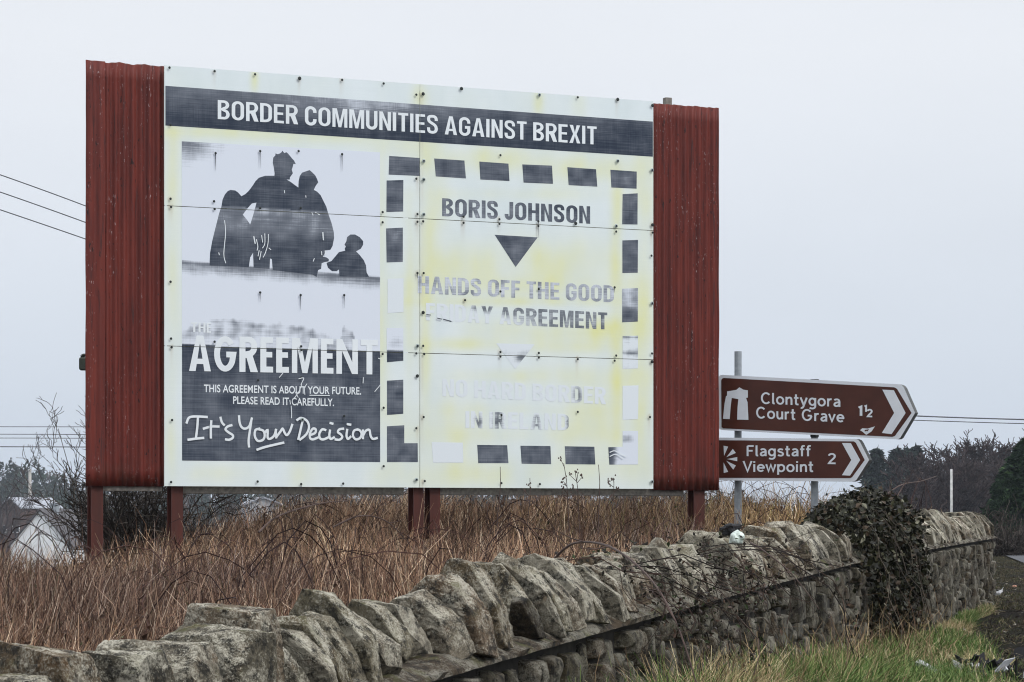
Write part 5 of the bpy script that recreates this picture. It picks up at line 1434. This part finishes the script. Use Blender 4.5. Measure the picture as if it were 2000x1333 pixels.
bare_bush('bare_shrub', 'leafless grey twiggy shrub rising beside the corrugated edge of the billboard', 'shrub', gbase(184, 27), 2.3, 7, .07, greyb, [(5, .42, .5, .6, .15, .2), (4, .28, .5, .6, .12, .2), (3, .14, .6, .7, .1, .2)], .0028, .015, (-.07, .1))
bare_bush('bare_shrub', 'dense dark tangled shrub under the corrugated left end of the billboard', 'shrub', gbase(272, 26.4), 1.25, 46, .33, darkb, [(8, .42, .7, .65, .0, .1), (4, .22, .9, .7, .0, .1)], .0045, .022)
bare_bush('bare_shrub', 'low pale grey shrub behind the first billboard posts', 'shrub', gbase(395, 30), .95, 22, .6, greyb, [(7, .4, .8, .6, .05, .1), (4, .2, .8, .7, .05, .1)], .0035, .014)
bare_bush('bare_shrub', 'small leafless bush on the skyline under the lower road sign', 'shrub', gbase(1490, 39), 1.05, 34, .95, greyb, [(6, .32, .9, .6, .0, .1), (3, .18, .9, .7, .0, .1)], .004, .014)

def pole(name, label, u, Y, vtop, r, mat, lean=0.0, arm=0.0):
    b = gbase(u, Y, -.3); H = CAM_Z - (vtop - HORIZON) * Y / FPX - b.z
    root = empty(name, b); tag(root, label, 'pole')
    mb = MB(); mb.tube([(0, 0, 0), (lean * .5, 0, H * .5), (lean, 0, H)], [r, r * .93, r * .85], 10); mb.build('shaft', mat, root, smooth_shade=True)
    if arm:
        mb = MB(); mb.box(lean - arm, lean + arm, -.05 - r, .05 - r, H - .35, H - .25)
        for k in (-1, 0, 1): mb.tube([(lean + k * arm * .85, -r, H - .25), (lean + k * arm * .85, -r, H - .1)], .04, 6)
        mb.build('crossarm', M_WOOD, root)
    return root, b, H
pr, pb, ph = pole('utility_pole', 'pale wooden pole half hidden behind the corrugated edge of the billboard', 172.5, 40, 410, .062, M_PALEWOOD, .05)
pz = at(163, 711, 40); mb = MB(); mb.box(-.05, .09, -.12, .02, -.10, .09); mb.tube([(-.03, -.05, .09), (.0, -.05, .13), (.06, -.05, .12)], .025, 6)
mb.build('switch_box', plain('dark_green_box', (.03, .035, .025), .6), pr, pz - pb, bevel=.02)
pole('utility_pole', 'thin far utility pole with crossarm in front of the wooded hillside', 58.5, 470, 917, .30, M_PALEWOOD, 0, 1.0)
pole('marker_pole', 'weathered white wooden pole standing beyond the end of the stone wall', 1858, 62, 917, .033, plain('white_wood', (.5, .5, .49), .9, .2, 15), 0)
def wire(pts, r, label, group):
    mb = MB(); b = Vector(pts[0]); P = [Vector(p) - b for p in pts]
    if len(P) == 3:
        q = [P[0] * ((1 - t) * (1 - 2 * t)) + P[1] * (4 * t * (1 - t)) + P[2] * (t * (2 * t - 1)) for t in [k / 24 for k in range(25)]]
    else: q = P
    mb.tube(q, r, 5); tag(mb.build('overhead_wire', M_WIRE, None, b), label, 'wire', group)
for (v0, v1, nm) in ((338, 402, 'highest'), (372, 434, 'middle'), (407, 466, 'lowest')):
    e = at(186, v1 + 8, 40.0)
    wire([at(-420, v0 - 135, 34), at(-60, v0 - 17 , 37.6), e], .0085, 'overhead wire, the %s of three sloping down to the pole behind the billboard' % nm, 'three sloping wires')
for (a, m, c, nm) in ((833, 833, 834, 'topmost of the thin wires crossing behind the shrub'), (849, 847.5, 850, 'second of the thin wires crossing behind the shrub'), (856, 855, 857, 'third of the thin wires crossing behind the shrub'), (872, 872, 874, 'lowest, thicker wire crossing behind the bare shrub')):
    wire([at(-300, a, 110), at(20, m + 1, 112), at(330, c, 114)], .022 if a == 872 else .016, nm, 'wires behind the shrub')
wire([at(1560, 800, 120), at(1900, 817, 120), at(2300, 824, 120)], .03, 'upper of the two wires beyond the arrow tip of the longer sign', 'wires beyond the signs')
wire([at(1560, 812, 120), at(1900, 825, 120), at(2300, 835, 120)], .02, 'lower of the two wires beyond the arrow tip of the longer sign', 'wires beyond the signs')

def house(label, u0, u1, vapex, veave, Y, dep, wallm, roofm, rz, chim=None, wins=()):
    p = at((u0 + u1) / 2, 1040, Y); W = (u1 - u0) * Y / FPX; zb = float(ground_z(p.x, Y)) - .5
    root = empty('house', (p.x, Y, zb), rz); tag(root, label, 'house')
    za = CAM_Z - (vapex - HORIZON) * Y / FPX - zb; ze = CAM_Z - (veave - HORIZON) * Y / FPX - zb
    mb = MB()
    mb.add([(-W / 2, 0, 0), (W / 2, 0, 0), (W / 2, 0, ze), (0, 0, za), (-W / 2, 0, ze), (-W / 2, dep, 0), (W / 2, dep, 0), (W / 2, dep, ze), (0, dep, za), (-W / 2, dep, ze)],
           [(0, 1, 2, 3, 4), (9, 8, 7, 6, 5), (1, 6, 7, 2), (5, 0, 4, 9)])
    mb.build('wall', wallm, root)
    mb = MB(); e = .25; t = .18; sl = (za - ze) / (W / 2)
    for s in (-1, 1):
        x1 = s * (W / 2 + e); z1 = ze - e * sl
        vs = [(0, -e, za + .02), (x1, -e, z1 + .02), (x1, dep + e, z1 + .02), (0, dep + e, za + .02)]
        mb.add(vs + [(x, y, z + t) for x, y, z in vs], [(0, 1, 2, 3), (7, 6, 5, 4), (0, 4, 5, 1), (1, 5, 6, 2), (2, 6, 7, 3), (3, 7, 4, 0)])
    r = mb.build('roof', roofm, root)
    if chim:
        mb = MB(); x, y, w, h = chim; mb.box(x - w / 2, x + w / 2, y, y + w, za - 1.0, za + h); mb.box(x - w / 2 - .08, x + w / 2 + .08, y - .08, y + w + .08, za + h, za + h + .15)
        mb.build('chimney', M_GALV, root)
    for (x, z, w, h) in wins:
        mb = MB(); mb.box(x - w / 2, x + w / 2, -.05, -.004, z, z + h); fr = mb.build('window', M_RENDERWALL, root)
        mb = MB(); mb.box(x - w / 2 + .12, x + w / 2 - .12, -.07, -.052, z + .1, z + h - .1); mb.build('pane', M_DARKGLASS, fr)
house('white gabled cottage with dark slate roof down in the valley', 16, 142, 997, 1066, 260, 12, M_RENDERWALL, M_SLATE, math.radians(-14), (.2, 2.5, .7, .55))
house('brown brick house with pale roof sheets beyond the white cottage', -8, 46, 974, 992, 390, 9, M_BRICK, M_SHEETROOF, math.radians(-30), None, ((-1.2, 4.1, 1.3, 1.1), (1.2, 4.1, 1.3, 1.1)))
house('pale far building glimpsed between brush and the board underside', 482, 548, 974, 986, 300, 8, plain('grey_render', (.42, .43, .45), .9, .1, 2), M_SHEETROOF, math.radians(10))

# ------------------------------------------------------------------ trees
def bare_tree_mesh(H, seed, k, twcol, rmin, dens=9):
    t = np.linspace(0, 1, 7)
    P = np.zeros((1, 7, 3)); P[0, :, 2] = t * H * .75; P[0, :, :2] += np.cumsum(RNG.normal(size=(7, 2)) * H * .012, 0)
    R = (H * .022 * (1 - .75 * t))[None]
    lst = grow(P, R, [(k, H * .42, .75, .55, .30, .22), (dens, H * .20, .6, .55, .22, .2), (dens, H * .10, .6, .6, .15, .15), (4, H * .05, .7, .7, .1, .2)], 5)
    tr = lst[0]; return tr, lst[1:]
brown_t = lambda k: pal([(.05, .036, .036), (.07, .05, .047), (.036, .03, .032)], [4, 3, 3], k)
def bare_tree(label, pos, H, group, src=None, k=14, rz=0, sc=1.0, col=brown_t, rmin=.026, name='bare_tree', dens=9):
    root = empty(name, pos, rz); root.scale = (sc * 1.15, sc * 1.15, sc); tag(root, label, 'tree', group)
    if src:
        for o in src.children:
            c = o.copy(); COL.objects.link(c); c.parent = root
        return root
    tr, rest = bare_tree_mesh(H, 0, k, col, rmin, dens)
    V, F, C = pack_tubes([tr], col, 6, rmin); link('trunk', mesh_np('trunk', V, F, M_TWIG, col=C), root)
    V, F, C = pack_tubes(rest, col, 3, rmin); link('crown', mesh_np('crown', V, F, M_TWIG, col=C), root)
    return root
def tpos(u, Y, dz=-.3): x = (u - 1000) * Y / FPX; return Vector((x, Y, float(ground_z(x, Y)) + dz))
gR = 'bare trees at the wood edge beyond the wall'
b1 = bare_tree('tallest bare reddish tree at the middle of the far wood', tpos(1893, 215), 8.0, gR, k=20)
b2 = bare_tree('broad bare tree next to the tallest one in the far wood', tpos(1855, 210), 7.4, gR, k=20)
for (u, Y, s, src, lab) in ((1800, 215, .80, b1, 'low bare tree right above the tip of the lower sign'), (1822, 235, .92, b2, 'bare tree between the low one and the white pole'), (1925, 225, 1.0, b2, 'bare tree just in front of the far dark conifer top'), (1780, 240, .78, b2, 'small bare tree beside the bluish conifers'), (1840, 200, .68, b1, 'short bare tree behind the white pole'), (1870, 196, .72, b2, 'short rounded bare tree near the white pole'), (1905, 200, .72, b1, 'short bare tree below the tallest bare tree'), (1950, 240, 1.02, b1, 'bare tree half covered by the big dark conifer'), (1812, 195, .62, b2, 'lowest bare bushy tree over the brush end'), (1760, 225, .62, b1, 'small bare tree in front of the bluish conifers')):
    bare_tree(lab, tpos(u, Y), 0, gR, src, rz=random.uniform(0, 6), sc=s * 1.13)
lt = bare_tree('grey leafless tree at the hillside foot beside the far pole', tpos(2, 330), 12.5, 'bare trees before the hillside', k=7, rmin=.02, col=greyb, dens=4)
bare_tree('small slender leafless tree nearer the shrub on the hillside', tpos(36, 335), 0, 'bare trees before the hillside', lt, rz=2.0, sc=.74)

def conifer_mesh(H, R, n, leaf, cols, w, ragged=.25, droop=.35, pw=.85):
    t = RNG.random(n) ** .8
    a = RNG.uniform(0, 2 * np.pi, n)
    nb = int(H / .55); lay = np.floor(t * nb) / nb
    lim = R * (1 - t) ** pw * (1 + ragged * np.sin(lay * 71 + a * 2.0) + ragged * .8 * np.sin(a * 5 + lay * 23)) + .08 * R
    r = lim * np.sqrt(RNG.uniform(.12, 1, n))
    z = H * (.06 + .94 * t) - droop * r * .6 + RNG.normal(size=n) * leaf * .25
    p = np.stack([r * np.cos(a), r * np.sin(a), z], 1)
    d = np.stack([np.cos(a), np.sin(a), np.full(n, -.35)], 1) + RNG.normal(size=(n, 3)) * .45
    d /= np.linalg.norm(d, axis=1)[:, None]
    s = np.cross(d, RNG.normal(size=(n, 3))); s /= np.linalg.norm(s, axis=1)[:, None]
    L = leaf * RNG.uniform(.6, 1.4, n)[:, None]
    V = np.stack([p - d * L * .3, p + s * L * .28, p + d * L, p - s * L * .28], 1).reshape(-1, 3)
    C = np.repeat(pal(cols, w, n, .35), 4, 0)
    return V, np.arange(4 * n).reshape(-1, 4), C
def conifer(label, pos, H, R, n, leaf, cols, w, group=None, src=None, rz=0, sc=1, ragged=.25, pw=.85):
    root = empty('conifer', pos, rz); root.scale = (sc,) * 3; tag(root, label, 'tree', group)
    if src:
        for o in src.children:
            c = o.copy(); COL.objects.link(c); c.parent = root
        return root
    V, F, C = conifer_mesh(H, R, n, leaf, cols, w, ragged, .35, pw)
    link('crown', mesh_np('crown', V, F, M_FOLIAGE, col=C), root)
    mb = MB(); mb.tube([(0, 0, 0), (0, 0, H * .5), (0, 0, H * .97)], [H * .02, H * .012, .02], 8); mb.build('trunk', M_WOOD, root)
    return root
dk = [(.010, .018, .016), (.017, .03, .022), (.028, .044, .026)]
gC = 'far conifers beyond the signs'
c1 = conifer('tall far conifer with ragged layered top between the two signs tips', tpos(1750, 290), 13.2, 2.6, 2600, .6, dk, [4, 3, 1], gC, ragged=.85)
for (u, Y, s, lab) in ((1712, 270, .96, 'bluish far conifer partly hidden by the lower arrow tip'), (1727, 300, .80, 'shorter dark conifer at the skyline gap'), (1775, 300, 1.02, 'far conifer just left of the bare trees'), (1787, 310, 1.06, 'far conifer rising behind the first bare trees'), (1735, 265, .70, 'low dark conifer below the skyline gap'), (1765, 270, .72, 'low conifer under the ragged layered one'), (1700, 265, .72, 'low bluish conifer at the edge of the lower sign'), (1965, 280, .98, 'far dark conifer peeping over the bare trees'), (1985, 275, .93, 'far conifer behind the big near conifer')):
    conifer(lab, tpos(u, Y), 0, 0, 0, 0, 0, 0, gC, c1, random.uniform(0, 6), s)
gn = [(.009, .020, .012), (.017, .036, .017), (.030, .058, .024), (.05, .085, .034)]
n1 = conifer('big dense dark green conifer by the road bend', tpos(2012, 98, -.2), 4.1, 1.7, 30000, .15, gn, [4, 4, 2, .6], 'big green conifers by the road', ragged=.2, pw=.6)
conifer('lower green conifer bulging out from the big one towards the wall', tpos(1968, 96, -.2), 0, 0, 0, 0, 0, 0, 'big green conifers by the road', n1, 1.2, .66)
conifer('big green conifer at the very frame edge', tpos(2060, 96, -.2), 0, 0, 0, 0, 0, 0, 'big green conifers by the road', n1, 3.0, 1.05)
g1 = tpos(63, 330, 0); V, F, C = conifer_mesh(3.6, 2.6, 1500, .5, [(.04, .06, .02), (.07, .10, .03)], [1, 1], .1, .1)
V[:, 2] = np.maximum(0, V[:, 2]); ro = tag(link('round_bush', mesh_np('round_bush', V, F, M_FOLIAGE, col=C), None, g1), 'rounded green bush above the roof of the white cottage', 'bush')
bare_bush('hedge', 'dark leafless hedge line behind the end of the stone wall', 'hedge', tpos(1950, 70, -.1), 1.0, 90, 2.2, darkb, [(6, .5, .9, .6, .05, .1), (3, .3, .9, .7, .05, .1)], .008, .02)
